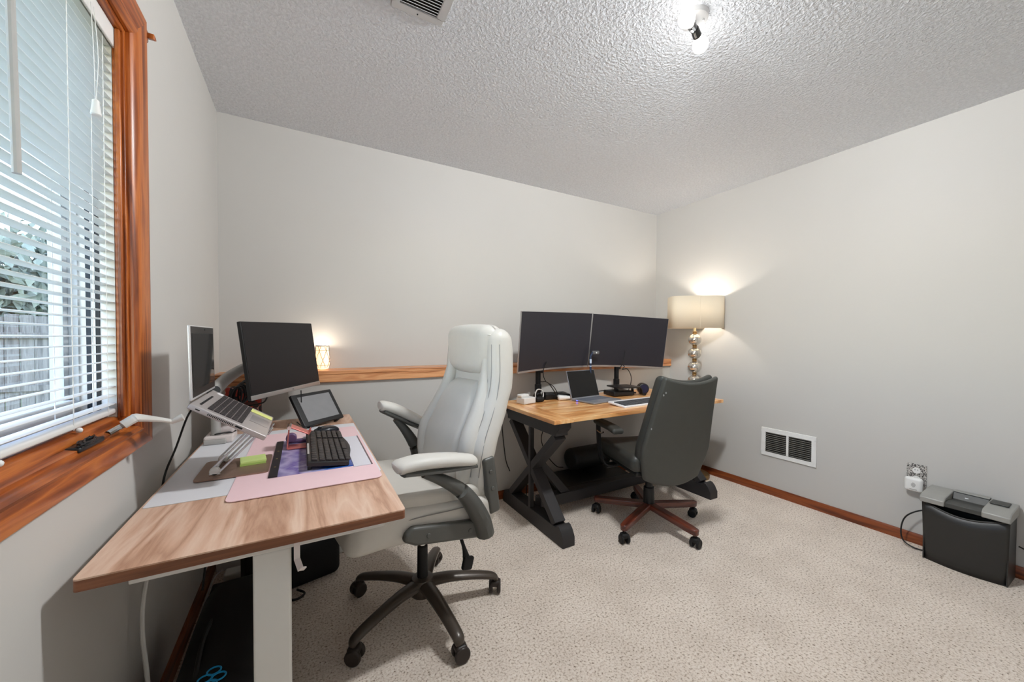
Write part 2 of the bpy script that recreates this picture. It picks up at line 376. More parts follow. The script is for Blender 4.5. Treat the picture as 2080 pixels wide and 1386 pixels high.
for y in (-.3, .1, .47, .80, 1.17, 1.335):
    for dx in (-.0135, .0135): MB().tube([(BX+dx, y, .99), (BX+dx, y, 1.96)], .0009, 5, 1).build('ladder_cord', M_blind, bl)
MB().rbox((BX, (BY0+BY1)/2, .9975), (.028, BY1-BY0, .014), .005).build('bottom_rail', M_blind, bl)
for y in (.93, 1.18): MB().sphere((BX+.018, y, .988), .006, 10, 6).build('cord_button', M_white, bl)
MB().cyl((.012, .925, 1.455), (.006, .925, 1.955), .0055, n=10).build('tilt_wand', mat('wand', (176, 174, 170), .35), bl)
MB().tube([(-.006, 1.235, 1.955), (-.004, 1.240, 1.85), (.0, 1.232, 1.735)], .0008, 5).tube([(-.006, 1.25, 1.955), (-.004, 1.262, 1.85), (.0, 1.236, 1.735)], .0008, 5).build('pull_cord', M_blind, bl)
MB().lathe([(.0075, 0), (.0095, .002), (.008, .014), (.0065, .026), (.0062, .034), (.004, .036)], (.0, 1.234, 1.70), 14).build('tassel', M_blind, bl)
MB().tube([(-.008, 1.236, 1.70), (-.010, 1.237, 1.3), (-.012, 1.235, 1.02)], .0007, 5).build('pull_cord', M_blind, bl)

# ------------------------------------------------------------------ window crank
ck = thing('window_crank', 'white metal window crank handle on the oak sill beside dark operator', 'window crank', (0, 0, 0))
M_crank = mat('crank_white', (206, 204, 198), .35)
MB().tube([(.012, 1.228, .966), (.02, 1.252, .972), (.03, 1.268, .978)], .0065, 10, 3).build('shaft', M_chrome, ck)
MB().tube([(.028, 1.262, .978), (.045, 1.272, .990), (.05, 1.278, .9905), (.075, 1.33, .974), (.098, 1.352, .962)], [.0115, .012, .012, .008, .0065], 10, 4, ry=.009).build('arm', M_crank, ck)
MB().tube([(.096, 1.35, .960), (.108, 1.352, .966), (.121, 1.353, .972)], [.006, .0085, .010], 12, 3).build('knob', M_crank, ck)
op = MB(); op.rbox((-.002, 1.165, .958), (.026, .11, .012), .004)
for i in range(14):
    a = random.uniform(0, 6); op.tube([(.004+.010*math.cos(a+k*1.3), 1.15+.04*math.sin(a+k*1.1)+.004*k, .9665+.004*math.sin(k*2+i)) for k in range(6)], .0016, 5, 4)
op.build('operator', mat('operator_dark', (52, 54, 56), .35, .6, var=.5, vscale=90), ck)

# ------------------------------------------------------------------ outdoors
struct('ground', MB().bb((-40, -20, -.75), (-.2, 50, -.7)).build('ground', mat('lawn', (120, 132, 96), .9, var=.3, vscale=8), smooth=0))
fe = thing('garden_fence', 'weathered grey board fence outside the window', 'fence', (-4.2, 8.6, -.7))
M_fence = wood('fence_grey', [(84, 82, 80), (102, 100, 98), (118, 116, 114)], 'z', 1.5, .8)
fp = MB().bb((-.07, -.012, .05), (.07, .012, 2.2)).build('board', M_fence, fe, bevel=.004)
for i in range(44):
    o = fp if i == 0 else inst(fp, 'board', parent=fe)
    o.location = (-3.6+i*.152, random.uniform(-.006, .006), random.uniform(-.02, .02))
for z in (.35, 1.1, 1.9): MB().bb((-3.7, -.06, z-.045), (3.0, -.014, z+.045)).build('rail', M_fence, fe, bevel=.004)
hs = thing('neighbour_house', 'pale sided house beyond the fence outside the window', 'house', (-9.0, 17, -.7))
M_side = mat('siding', (130, 132, 136), .6); 
MB().bb((-3, 0, 0), (3, 5, 2.6)).build('wall', M_side, hs)
for i in range(15): MB().prism([(-.03, .02), (0, 0), (0, .17), (-.006, .17)], -3, 3, 'x', Matrix.Translation((0, 0, .05+i*.17))).build('siding_board', M_side, hs)
MB().prism([(-.5, 2.6), (5.5, 2.6), (2.5, 3.7)], -3.3, 3.3, 'x').build('roof', mat('roof_grey', (110, 108, 110), .9), hs)
def tree(loc, h, r, label, seed):
    rnd = random.Random(seed); t = thing('tree', label, 'tree', loc, 0, 'trees beyond the fence')
    MB().tube([(0, 0, 0), (.1, 0, h*.4), (0, .1, h*.75)], [.16, .12, .05], 8).build('trunk', mat('bark', (92, 80, 70), .9, bump=.5), t)
    mb = MB(); q = []
    for i in range(2600):
        a, b = rnd.uniform(0, 6.283), math.acos(rnd.uniform(-1, 1)); rr = r*(rnd.random()**.35)*(1+.28*math.sin(3*a+seed)*math.sin(4*b))
        c = Vector((rr*math.sin(b)*math.cos(a), rr*math.sin(b)*math.sin(a), h*.68+rr*.85*math.cos(b)))
        s = rnd.uniform(.10, .2); e = Euler((rnd.uniform(0, 6), rnd.uniform(0, 6), rnd.uniform(0, 6))).to_matrix()
        mb.add([c+e @ Vector(v)*s for v in ((-1, 0, 0), (0, -.5, .1), (1, 0, 0), (0, .5, .1))], [(0, 1, 2, 3)])
    f = mb.build('foliage', mat('leaves', (128, 138, 128), .7, var=.25, vscale=3), t, smooth=0); f['kind'] = 'stuff'
tree((-4.6, 12.5, -.7), 4.2, 1.7, 'leafy green tree nearest beyond the fence outside the window', 3)
tree((-8.9, 14.2, -.7), 4.6, 1.9, 'leafy green tree farther left beyond the fence outside the window', 5)
# ================================================================== near desk
def rrect(x0, y0, x1, y1, r, n=4):
    out = []
    for cx, cy, a in ((x1-r, y1-r, 0), (x0+r, y1-r, 90), (x0+r, y0+r, 180), (x1-r, y0+r, 270)):
        for k in range(n+1): t = R(a+90*k/n); out.append((cx+r*math.cos(t), cy+r*math.sin(t)))
    return out
def wbuild(mb, name, m, parent, **k):
    """mesh given in room coordinates under a thing that stands elsewhere"""
    o = mb.build(name, m, parent, **k); mw = Matrix.Translation(parent.location) @ parent.rotation_euler.to_matrix().to_4x4()
    o.matrix_parent_inverse = mw.inverted(); return o
ZD = .745
M_lam = wood('walnut_laminate', [(176, 132, 106), (212, 172, 146), (228, 198, 176)], 'y', 1.6, .42, 0, 9, 7, fine=.45, bump=.05)
M_lamedge = wood('walnut_edge', [(112, 68, 44), (142, 90, 60), (158, 106, 74)], 'x', 1.6, .45, 0, 14, 4, bump=.05)
M_leg = mat('white_steel', (226, 225, 220), .45, var=.02)
sd = thing('standing_desk', 'walnut laminate standing desk on pale grey legs along the window wall', 'desk', (.34, 1.69, 0))
wbuild(MB().prism(rrect(.038, .992, .643, 2.385, .009), ZD-.003, ZD, 'z'), 'tabletop', M_lam, sd)
wbuild(MB().prism(rrect(.038, .992, .643, 2.385, .009), ZD-.024, ZD-.003, 'z'), 'edge_band', M_lamedge, sd)
for y in (1.068, 2.30):
    wbuild(MB().rbox((.345, y, .36), (.076, .05, .66), .006), 'leg', M_leg, sd)
    wbuild(MB().rbox((.345, y, .017), (.56, .07, .034), .01), 'foot', M_leg, sd)
    wbuild(MB().bb((.10, y-.03, .69), (.60, y+.03, .7205)), 'side_bracket', M_leg, sd, bevel=.003)
for x in (.29, .40): wbuild(MB().bb((x-.02, 1.10, .694), (x+.02, 2.27, .7205)), 'crossbar', M_leg, sd, bevel=.003)
hk = MB(); 
for a, b in (((.396, 1.03, .7205), (.396, 1.03, .662)), ((.396, 1.03, .664), (.404, 1.006, .648)), ((.404, 1.007, .647), (.41, 1.0, .656))):
    hk.tube([a, b], .009, 4, 1, ry=.0022, up=(1, 0.1, 0))
wbuild(hk, 'hook', mat('hook_white', (232, 222, 218), .4), sd)
# mats
tag(MB().prism(rrect(.044, 1.318, .638, 2.12, .006), ZD+.0003, ZD+.0018, 'z').build('desk_pad', mat('white_pad', (226, 226, 230), .45, var=.015)), 'white desk pad lying across the walnut desk under the pink mat', 'desk pad')
tag(MB().prism(rrect(.224, 1.252, .632, 2.035, .022), ZD+.002, ZD+.004, 'z').build('desk_mat', mat('pink_mat', (242, 208, 212), .55, var=.02, bump=.05)), 'pink rectangular desk mat with rounded corners under the black keyboard', 'desk mat')
ZM = ZD+.0042
# picture folder and paper
nb = thing('picture_folder', 'glossy folder with black band and blue violet picture under the keyboard', 'folder', (.47, 1.62, ZM))
def pict_mat():
    m = bpy.data.materials.new('folder_picture'); m.use_nodes = True; nt = m.node_tree; b = nt.nodes['Principled BSDF']
    tc = nt.nodes.new('ShaderNodeTexCoord'); sx = nt.nodes.new('ShaderNodeSeparateXYZ'); nt.links.new(tc.outputs['Object'], sx.inputs[0])
    n = nt.nodes.new('ShaderNodeTexNoise'); n.inputs['Scale'].default_value = 14; n.inputs['Detail'].default_value = 4; nt.links.new(tc.outputs['Object'], n.inputs['Vector'])
    ad = nt.nodes.new('ShaderNodeMath'); ad.operation = 'MULTIPLY_ADD'; ad.inputs[1].default_value = .16; nt.links.new(n.outputs['Fac'], ad.inputs[0]); nt.links.new(sx.outputs['X'], ad.inputs[2])
    mr = nt.nodes.new('ShaderNodeMapRange'); mr.inputs['From Min'].default_value = .38; mr.inputs['From Max'].default_value = .66; nt.links.new(ad.outputs[0], mr.inputs[0])
    cr = nt.nodes.new('ShaderNodeValToRGB'); e = cr.color_ramp.elements
    e[0].position = 0; e[0].color = srgb(96, 84, 140); e[1].position = 1; e[1].color = srgb(18, 62, 140)
    for p, c in ((.2, (176, 166, 206)), (.34, (120, 104, 168)), (.46, (196, 190, 222)), (.6, (70, 120, 196)), (.8, (26, 96, 190))): x = e.new(p); x.color = srgb(*c)
    nt.links.new(mr.outputs[0], cr.inputs[0]); nt.links.new(cr.outputs[0], b.inputs['Base Color']); b.inputs['Roughness'].default_value = .25
    return m
wbuild(MB().bb((.338, 1.402, ZM), (.56, 1.862, ZM+.003)), 'cover', pict_mat(), nb)
wbuild(MB().bb((.313, 1.402, ZM), (.3375, 1.862, ZM+.0045)), 'spine_band', mat('band_black', (34, 32, 36), .4), nb, bevel=.001)
for y in (1.50, 1.60, 1.70): wbuild(MB().cyl((.326, y, ZM+.0045), (.326, y, ZM+.0055), .0035, n=10), 'stud', mat('stud_gold', (196, 176, 120), .3, .9), nb)
pp = thing('paper_sheet', 'white paper in clear sleeve lying right of the keyboard', 'paper', (.56, 1.6, ZM))
wbuild(MB().bb((.5615, 1.39, ZM), (.617, 1.82, ZM+.002)), 'paper', mat('paper_white', (222, 220, 228), .5, var=.01), pp)
wbuild(MB().bb((.6175, 1.39, ZM), (.6215, 1.82, ZM+.003)), 'sleeve_edge', mat('sleeve_edge', (112, 92, 100), .3), pp)
# keyboard
kb = thing('keyboard', 'black full size keyboard on the pink mat', 'keyboard', (.489, 1.63, ZM+.0045))
M_kb = mat('keyboard_body', (30, 28, 30), .45); M_key = mat('keycaps', (46, 42, 42), .5, var=.1)
def kbfn(p):
    x, y, z = p; 
    w = 1.0
    if x > 0: x = x+.012*math.cos(y/.225*math.pi*.9)*(x/.07)
    return (x, y, z-(x)*.12)
MB().rbox((0, 0, .014), (.140, .455, .018), .006, 3, 8, fn=kbfn).build('body', M_kb, kb)
ks = MB(); rows = [-.047, -.024, -.004, .016, .036, .056]
for i, u in enumerate(rows):
    n = 21 if i else 18
    for k in range(n):
        yy = -.212+k*(.424/(n-1))
        if i == 5 and 5 < k < 12: 
            if k == 8: ks.box((u, .03-.06, .0262-u*.12), (.016, .105, .006), (0, R(7), 0))
            continue
        if i in (1, 2, 3, 4, 5) and k in (14,): continue
        ks.box((u, yy, .0262-u*.12), (.0165, .0175, .006), (0, R(7), 0))
kk = ks.build('keys', M_key, kb, bevel=.0012, seg=1); kk['kind'] = 'stuff'
MB().box((-.064, -.06, .0318), (.006, .15, .0006), (0, R(7), 0)).build('print_strip', mat('print_strip', (180, 176, 172), .5, var=.5, vscale=220), kb)
for y in (-.2, .2): MB().rbox((-.062, y, .003), (.012, .022, .016), .003).build('flip_foot', M_kb, kb)
# mouse
ms = thing('computer_mouse', 'dark glossy computer mouse on pink mat behind the keyboard', 'mouse', (.50, 1.925, ZD+.0042), R(200))
def msfn(p):
    x, y, z = p; t = (x+.055)/.11; f = .6+.4*math.sin(math.pi*min(1, max(0, .1+.85*t))); 
    return (x, y*(.78+.22*math.sin(math.pi*t)), (z+.018)*f)
MB().rbox((0, 0, 0), (.11, .064, .036), .0179, 5, 6, fn=msfn).build('shell', mat('mouse_black', (26, 30, 38), .22), ms)
MB().cyl((.028, -.005, .031), (.028, .005, .031), .008, n=14).build('scroll_wheel', M_dark, ms)
# phone stand (rose gold)
ps = thing('phone_stand', 'rose gold folding phone stand on the desk behind the folder', 'phone stand', (.375, 1.735, ZM+.0048))
M_rose = mat('rose_gold', (222, 132, 124), .35, .55)
MB().rbox((.035, 0, .0025), (.11, .065, .005), .002).build('base', M_rose, ps)
MB().rbox((-.0175, 0, .043), (.005, .06, .082), .002, rot=(0, R(5), 0)).build('upright', M_rose, ps)
MB().cyl((-.013, -.034, .085), (-.013, .034, .085), .0075, n=14).build('hinge', M_chrome, ps)
MB().rbox((.020, 0, .071), (.074, .065, .005), .002, rot=(0, R(28), 0)).build('cradle', M_rose, ps)
for y in (-.022, .022): MB().rbox((.057, y, .058), (.005, .012, .022), .002, rot=(0, R(28), 0)).build('prong', M_rose, ps)
# purple tape roll / dispenser
tp = thing('tape_dispenser', 'small round purple translucent dispenser behind the rose gold stand', 'dispenser', (.366, 1.815, ZM+.0048))
MB().cyl((0, -.014, .020), (0, .014, .020), .020, n=24).build('reel', mat('purple', (120, 92, 134), .3, trans=.2), tp, bevel=.004)
MB().rbox((.02, 0, .006), (.075, .028, .012), .004).build('foot', mat('purple_dark', (96, 74, 110), .35), tp)
MB().rbox((.052, 0, .012), (.022, .024, .012), .003).build('cutter', mat('clear_grey', (190, 186, 196), .3), tp)

# laptop stand
ls = thing('laptop_stand', 'laptop stand with bronze base plate and clear slotted arms', 'laptop stand', (.212, 1.57, ZD+.002))
M_bronze = mat('bronze_plate', (150, 122, 106), .38, .5)
wbuild(MB().prism(rrect(.115, 1.466, .309, 1.676, .014), ZM+.0002, ZM+.0045, 'z'), 'base_plate', M_bronze, ls)
M_clear = mat('clear_arm', (222, 224, 232), .2, .1)
for y in (1.500, 1.640):
    a = Vector((.165, y, ZM+.018)); b = Vector((.268, y+.008, ZM+.125)); dv = (b-a).normalized(); nn = Vector((-dv.z, 0, dv.x)); w = .011
    mb = MB()
    for s in (-1, 1): mb.tube([a+nn*s*w, b+nn*s*w], .0032, 6, 1)
    mb.tube([a+nn*w, a+nn*w*.7-dv*.006, a-dv*.009, a-nn*w*.7-dv*.006, a-nn*w], .0032, 6, 3)
    mb.tube([b+nn*w, b+nn*w*.7+dv*.006, b+dv*.009, b-nn*w*.7+dv*.006, b-nn*w], .0032, 6, 3)
    wbuild(mb, 'arm', M_clear, ls)
    wbuild(MB().cyl(a+Vector((0, -.008, 0)), a+Vector((0, .008, 0)), .014, n=18), 'pivot', M_white, ls, bevel=.003)
    wbuild(MB().cyl(b+Vector((0, -.008, 0)), b+Vector((0, .008, 0)), .012, n=18), 'pivot', M_chrome, ls, bevel=.003)
    wbuild(MB().rbox((.165, y, ZM+.009), (.03, .016, .010), .003), 'lug', M_chrome, ls)
wbuild(MB().tube([(.165, 1.50, ZM+.018), (.165, 1.64, ZM+.018)], .004, 8, 1), 'cross_rod', M_chrome, ls)
# tilted tray under the laptop
LT = Matrix.Translation((.222, 1.532, .947)) @ Euler((0, R(32.7), 0)).to_matrix().to_4x4()
tr = MB(); tr.add(*(lambda m: (m.v, m.f))(MB().rbox((0.005, 0, -.019), (.21, .14, .006), .002)), LT)
wbuild(tr, 'tray', M_clear, ls)
lip = MB()
for y in (-.105, -.035): lip.add(*(lambda m: (m.v, m.f))(MB().rbox((.114, y+.07, -.008), (.006, .022, .026), .0025)), LT)
wbuild(lip, 'lip', M_chrome, ls)
# laptop
lp = thing('laptop', 'open silver laptop raised on the stand by the window', 'laptop', (.222, 1.532, .947)); lp.rotation_euler = (0, R(32.7), 0)
M_alu = mat('laptop_silver', (178, 170, 168), .38, .35)
hw, hd = .157, .108
MB().rbox((0, 0, -.008), (2*hd, 2*hw, .016), .004).build('base', M_alu, lp)
kz = .0004
MB().box((-.018, 0, kz), (.096, .268, .001)).build('keyboard_deck', mat('deck_dark', (120, 112, 110), .5), lp)
ks = MB()
for i in range(6):
    u = -.060+i*.0168
    for k in range(15): ks.box((u, -.1255+k*.018, .0018), (.0140, .0158, .0022))
kk = ks.build('keys', mat('laptop_keys', (48, 42, 44), .45), lp); kk['kind'] = 'stuff'
MB().rbox((.072, -.005, .0006), (.058, .1, .001), .0004).build('touchpad', mat('touchpad', (160, 153, 152), .3, .2), lp)
MB().box((-.088, -.035, .0006), (.006, .17, .001)).build('speaker_slot', M_dark, lp)
MB().box((-.079, .13, .0007), (.018, .03, .001)).build('sticker', mat('sticker_white', (226, 222, 224), .5), lp)
pm = MB(); pm.box((-.083, -hw-.0002, -.008), (.012, .001, .003)); pm.box((.03, -hw-.0002, -.008), (.02, .001, .005))
for k in range(16): pm.box((-.055+k*.0045, -hw-.0002, -.0085), (.0024, .001, .006))
pm.build('ports', M_dark, lp)
lid = MB().rbox((0, 0, .108), (.007, 2*hw, .216), .003).build('lid', mat('lid_silver', (206, 204, 204), .35, .3), lp)
lid.location = (-hd-.001, 0, .006); lid.rotation_euler = (0, R(-32.7-1.0), 0)
MB().box((.0037, 0, .110), (.0006, .304, .205)).build('bezel', mat('bezel_dark', (44, 42, 42), .3), lid)
MB().box((.0043, 0, .110), (.0006, .286, .165)).build('screen', mat('screen_gloss', (58, 57, 56), .06, spec=.8), lid)  # screen colour lightened to hold the room's reflection
MB().cyl((.0038, 0.02, .205), (.0046, .02, .205), .0035, n=12).build('camera_lens', M_dark, lid)
nt_ = tag(MB().add(*(lambda m: (m.v, m.f))(MB().box((.066, .105, .0012), (.075, .048, .0012), (0, 0, R(1.5)))), LT).build('sticky_note', mat('note_yellow', (226, 228, 142), .7)), 'yellow sticky note stuck on the palm rest of the silver laptop', 'sticky note')
sp = thing('sticky_pad', 'block of lime green sticky notes on the bronze stand base', 'sticky notes', (.255, 1.6, ZM+.0048), R(6))
MB().box((0, 0, .0035), (.074, .076, .007)).build('pad', mat('note_green', (176, 204, 110), .7), sp); MB().box((.001, .002, .0095), (.074, .076, .0045), (0, 0, R(1.5))).build('pad_top', mat('note_lime', (204, 222, 138), .7), sp)

# ------------------------------------------------------------------ monitor on arm
mo = thing('monitor', 'black flat monitor with silver chin on the standing desk arm', 'monitor', (.338, 2.131, 1.097)); mo.rotation_euler = (R(1.2), R(-7.3), R(-33.8))
mw, mh = .243, .169
MB().rbox((-.012, 0, 0), (.018, 2*mw, 2*mh), .004).build('housing', M_black, mo)
MB().box((-.0022, 0, .012), (.001, 2*mw-.008, 2*mh-.03)).build('screen', mat('monitor_screen', (34, 31, 32), .35, spec=.3), mo)
MB().rbox((-.0035, 0, -mh+.010), (.006, 2*mw-.001, .020), .002).build('chin', M_silver, mo)
MB().rbox((-.032, 0, .0), (.026, .2, .16), .01).build('back_bulge', M_black, mo)
MB().box((0, .02, -mh+.010), (.0008, .010, .008)).build('logo', mat('logo_grey', (140, 138, 138), .4), mo)
ar = thing('monitor_mount', 'light grey curved monitor arm clamped on the back of the walnut desk', 'monitor arm', (.09, 2.0, ZD))
M_arm = mat('arm_grey', (176, 174, 170), .4, .2)
wbuild(MB().rbox((.09, 2.0, ZD+.012), (.075, .09, .02), .005), 'clamp', M_arm, ar)
wbuild(MB().cyl((.088, 2.0, ZD+.02), (.088, 2.0, .945), .017, n=18), 'post', M_arm, ar)
wbuild(MB().tube([(.082, 1.985, .962), (.12, 2.06, 1.012), (.19, 2.16, 1.060), (.27, 2.215, 1.088)], [.028, .027, .022, .016], 14, 6, ry=.02, up=(.3, .5, -1)), 'upper_arm', M_arm, ar)
wbuild(MB().cyl((.097, 1.948, .975), (.075, 1.99, .96), .0165, n=20), 'joint_cap', M_dark, ar)
wbuild(MB().tube([(.10, 2.06, .978), (.17, 2.16, 1.028), (.25, 2.22, 1.058)], .005, 8, 5), 'cable_channel', M_dark, ar)
wbuild(MB().cyl((.262, 2.21, 1.088), (.288, 2.168, 1.092), .02, n=16), 'tilt_head', M_arm, ar)
# clutter behind the laptop
bc = thing('cable_bundle', 'black cable coil hanging behind the laptop and monitor', 'cable', (.15, 2.2, ZD))
mb = MB()
for i in range(7):
    a = .018+.006*(i % 3); mb.tube([(.135+.004*i+a*1.6*math.cos(t)*.8, 2.16+.012*i, .905+.05*math.sin(t)+.02*math.cos(t)+.004*i) for t in [k*6.283/10 for k in range(10)]], .0045, 6, 4, closed=True)
wbuild(mb, 'coil', M_cord, bc)
wbuild(MB().tube([(.15, 2.2, .86), (.16, 2.25, .80), (.17, 2.28, ZD+.006)], .004, 6), 'tail', M_cord, bc)
rc = thing('red_pouch', 'red and dark patterned pouch standing behind the monitor by the back wall', 'pouch', (.15, 2.3, ZD))
def redm():
    m = mat('red_pattern', (170, 52, 38), .6); nt = m.node_tree; b = nt.nodes['Principled BSDF']
    v = nt.nodes.new('ShaderNodeTexVoronoi'); v.inputs['Scale'].default_value = 55; tc = nt.nodes['Texture Coordinate']; nt.links.new(tc.outputs['Object'], v.inputs['Vector'])
    cr = nt.nodes.new('ShaderNodeValToRGB'); cr.color_ramp.interpolation = 'CONSTANT'; e = cr.color_ramp.elements
    e[0].color = srgb(40, 30, 32); e[1].position = .42; e[1].color = srgb(164, 50, 36)
    for p, c in ((.75, (92, 52, 46)), (.9, (196, 150, 136))): x = e.new(p); x.color = srgb(*c)
    s = nt.nodes.new('ShaderNodeSeparateColor'); nt.links.new(v.outputs['Color'], s.inputs[0]); nt.links.new(s.outputs[0], cr.inputs[0]); nt.links.new(cr.outputs[0], b.inputs['Base Color']); return m
MB().rbox((.0, 0, .10), (.15, .06, .20), .025, 4, 4, fn=lambda p: (p[0], p[1]*(1-.5*max(0, p[2]/.1)), p[2]+.006*math.sin(p[0]*60))).build('body', redm(), rc)
MB().tube([(-.06, 0, .198), (0, .002, .203), (.06, 0, .198)], .004, 6).build('zip', M_dark, rc)
wb1 = thing('charger_box', 'white charging box with cable on the desk behind the silver laptop', 'charger', (.10, 2.03, ZD+.002))
MB().rbox((0, 0, .016), (.10, .12, .032), .008).build('box', mat('charger_white', (216, 206, 202), .5), wb1); MB().rbox((.012, .012, .048), (.075, .08, .03), .012).build('plug', mat('charger_grey', (206, 196, 194), .5), wb1)
MB().tube([(-.03, -.03, .032), (0, -.05, .04), (.04, -.02, .036), (.048, .03, .03)], .003, 6).build('cable', M_cord, wb1)
# black tablet display
tb = thing('tablet_display', 'black framed tablet display leaning on its stand at the desk corner', 'tablet', (.478, 2.178, .836)); tb.rotation_euler = (R(1.1), R(-33.4), R(-51.6))
tw, th = .119, .088
MB().rbox((-.010, 0, 0), (.018, 2*tw, 2*th), .004).build('housing', M_black, tb)
MB().box((-.0006, .004, .002), (.001, 2*tw-.05, 2*th-.04)).build('screen', mat('tablet_screen', (136, 136, 138), .12, spec=.9), tb)  # grey of the reflected room is painted into the screen colour
MB().rbox((-.055, 0, -.05), (.07, .12, .012), .004, rot=(0, R(-62), 0)).build('stand', M_black, tb)
for y in (-.08, .08): MB().rbox((-.016, y, -th+.002), (.026, .02, .014), .003).build('foot', M_dark, tb)

# ------------------------------------------------------------------ cords at the near desk
def wpart(mb, name, m, parent, **k):
    o = mb.build(name, m, parent, **k); bpy.context.view_layer.update(); o.matrix_parent_inverse = parent.matrix_world.inverted(); return o
def cord(name, label, pts, r, m, cat='cord', group=None): return tag(MB().tube(pts, r, 8, 8).build(name, m), label, cat, group)
wbuild(MB().tube([(.06, 1.44, .722), (.045, 1.42, .62), (.03, 1.38, .50), (.03, 1.36, .40), (.04, 1.36, .25), (.05, 1.36, .02)], .0055, 8, 8), 'power_cord', M_wcord, sd)
wbuild(MB().tube([(.10, 1.62, .722), (.10, 1.64, .60), (.11, 1.68, .50), (.105, 1.68, .38), (.10, 1.66, .31)], .0035, 8, 8), 'control_cable', M_cord, sd)
wpart(MB().tube([(.115, 1.62, .985), (.07, 1.66, .93), (.045, 1.62, .83), (.025, 1.57, .74), (.022, 1.55, .6)], .0032, 8, 8), 'power_lead', M_cord, lp)
wpart(MB().tube([(.27, 2.06, .93), (.25, 2.10, .89), (.20, 2.16, .87), (.16, 2.2, .862)], .0035, 8, 8), 'power_lead', M_cord, mo)
cord('extension_cord', 'white extension cord lying along the baseboard under the walnut desk', [(.03, 1.2, .008), (.045, 1.5, .008), (.032, 1.7, .01), (.03, 1.9, .008), (.024, 2.05, .008), (.022, 2.3, .008), (.05, 2.36, .02)], .004, M_wcord)
wpart(MB().tube([(.40, 2.14, .93), (.402, 2.15, .85), (.405, 2.17, ZD+.006), (.38, 2.26, ZD+.006)], .0025, 8, 8), 'power_lead', M_cord, tb)
# things under the desk
bg = thing('black_bag', 'large black fabric bag with blue logo lying under the walnut desk', 'bag', (.27, 1.42, 0))
M_bag = mat('bag_black', (13, 13, 15), .75, bump=.2, bscale=300, bdist=.001)
MB().rbox((-.06, 0, .15), (.22, .60, .30), .08, 5, 5, fn=lambda p: (p[0]*(1+.06*p[2]/.15), p[1]+.05*p[2]/.15, p[2]+.012*math.sin(p[1]*13)*math.cos(p[0]*11))).build('body', M_bag, bg)
MB().tube([(-.11, -.2, .285), (-.12, 0, .30), (-.10, .2, .28)], .006, 6).build('zip', M_dark, bg)
lg = MB()
for (cx, cy, a) in ((-.070, -.170, 0), (-.056, -.196, 1), (-.086, -.190, 2), (-.072, -.214, 3)):
    lg.tube([(cx+.015*math.cos(t), cy+.013*math.sin(t), .305) for t in [k*6.283/12 for k in range(12)]], .0022, 6, 3, closed=True)
lg.build('logo', mat('logo_blue', (30, 150, 206), .5), bg)
b2 = thing('storage_bag', 'black rounded storage bag standing behind the pale desk leg', 'bag', (.36, 2.115, 0))
MB().rbox((0, 0, .16), (.40, .17, .32), .035, 4, 3, rot=(0, 0, R(14))).build('body', M_bag, b2)
MB().tube([(.02, -.10, .012), (.05, -.14, .01), (.02, -.17, .01), (-.04, -.15, .012), (-.03, -.11, .014)], .005, 6).build('strap', M_dark, b2)
ps2 = thing('power_strip', 'white power strip on the carpet against the back wall', 'power strip', (.115, 2.405, 0))
MB().rbox((0, 0, .024), (.19, .06, .046), .006).build('body', M_white, ps2); MB().rbox((.04, .0, .056), (.04, .04, .02), .004).build('plug', M_white, ps2)
pa = thing('power_adapter', 'black power adapter on the carpet in front of white power strip', 'adapter', (.07, 2.17, 0)); MB().rbox((0, 0, .018), (.07, .08, .036), .008).build('body', M_black, pa); MB().tube([(.03, -.03, .03), (.04, -.07, .01), (.02, -.11, .008)], .004, 6).build('lead', M_cord, pa)
pb = thing('white_carton', 'small pale box on the carpet between bag and baseboard', 'box', (.088, 1.86, 0)); MB().rbox((0, 0, .02), (.085, .11, .04), .003).build('box', mat('box_pale', (206, 196, 192), .6), pb); MB().box((0, -.0556, .02), (.08, .001, .006)).build('seam', M_dark, pb)

# ------------------------------------------------------------------ lantern on the ledge
ln = thing('candle_lantern', 'glowing lantern with dark wire lattice on the oak ledge', 'lantern', (.512, 2.555, .996))
prof = [(.018, .003), (.032, .008), (.039, .03), (.040, .06), (.036, .1), (.033, .13), (.034, .142)]
MB().lathe(prof+[(.032, .142), (.031, .13), (.034, .1), (.038, .06), (.037, .03), (.03, .011), (.0, .006)], (0, 0, 0), 28).build('glass', mat('lantern_glass', (255, 236, 214), .35, emit=(255, 200, 150), estr=.9), ln)
wr = MB()
def rad(z):
    for (r0, z0), (r1, z1) in zip(prof, prof[1:]):
        if z0 <= z <= z1: return r0+(r1-r0)*(z-z0)/(z1-z0)
    return prof[-1][0]
for s in (-1, 1):
    for k in range(6):
        wr.tube([((rad(z)+.0022)*math.cos(k*1.0472+s*z*9), (rad(z)+.0022)*math.sin(k*1.0472+s*z*9), z) for z in [.006+.0226*i for i in range(7)]], .0011, 5, 2)
for z in (.03, .118): wr.tube([((rad(z)+.0022)*math.cos(t), (rad(z)+.0022)*math.sin(t), z) for t in [k*6.283/20 for k in range(20)]], .001, 5, 1, closed=True)
wr.build('wire_lattice', mat('lattice', (40, 30, 26), .5, .4), ln)
MB().lathe([(.034, .141), (.0365, .143), (.0365, .148), (.034, .15), (.031, .15), (.031, .141)], (0, 0, 0), 28).build('rim', mat('lantern_rim', (250, 240, 228), .5), ln)
MB().lathe([(.0, .007), (.022, .007), (.022, .05), (.0, .052)], (0, 0, 0), 16).build('candle', mat('candle_wax', (250, 220, 180), .5, emit=(255, 180, 110), estr=1.5), ln)
pl = bpy.data.lights.new('lantern_light', 'POINT'); pl.energy = .45; pl.color = (1, .86, .7); pl.shadow_soft_size = .008
plo = bpy.data.objects.new('lantern_light', pl); COL.objects.link(plo); plo.parent = ln; plo.location = (0, 0, .155)
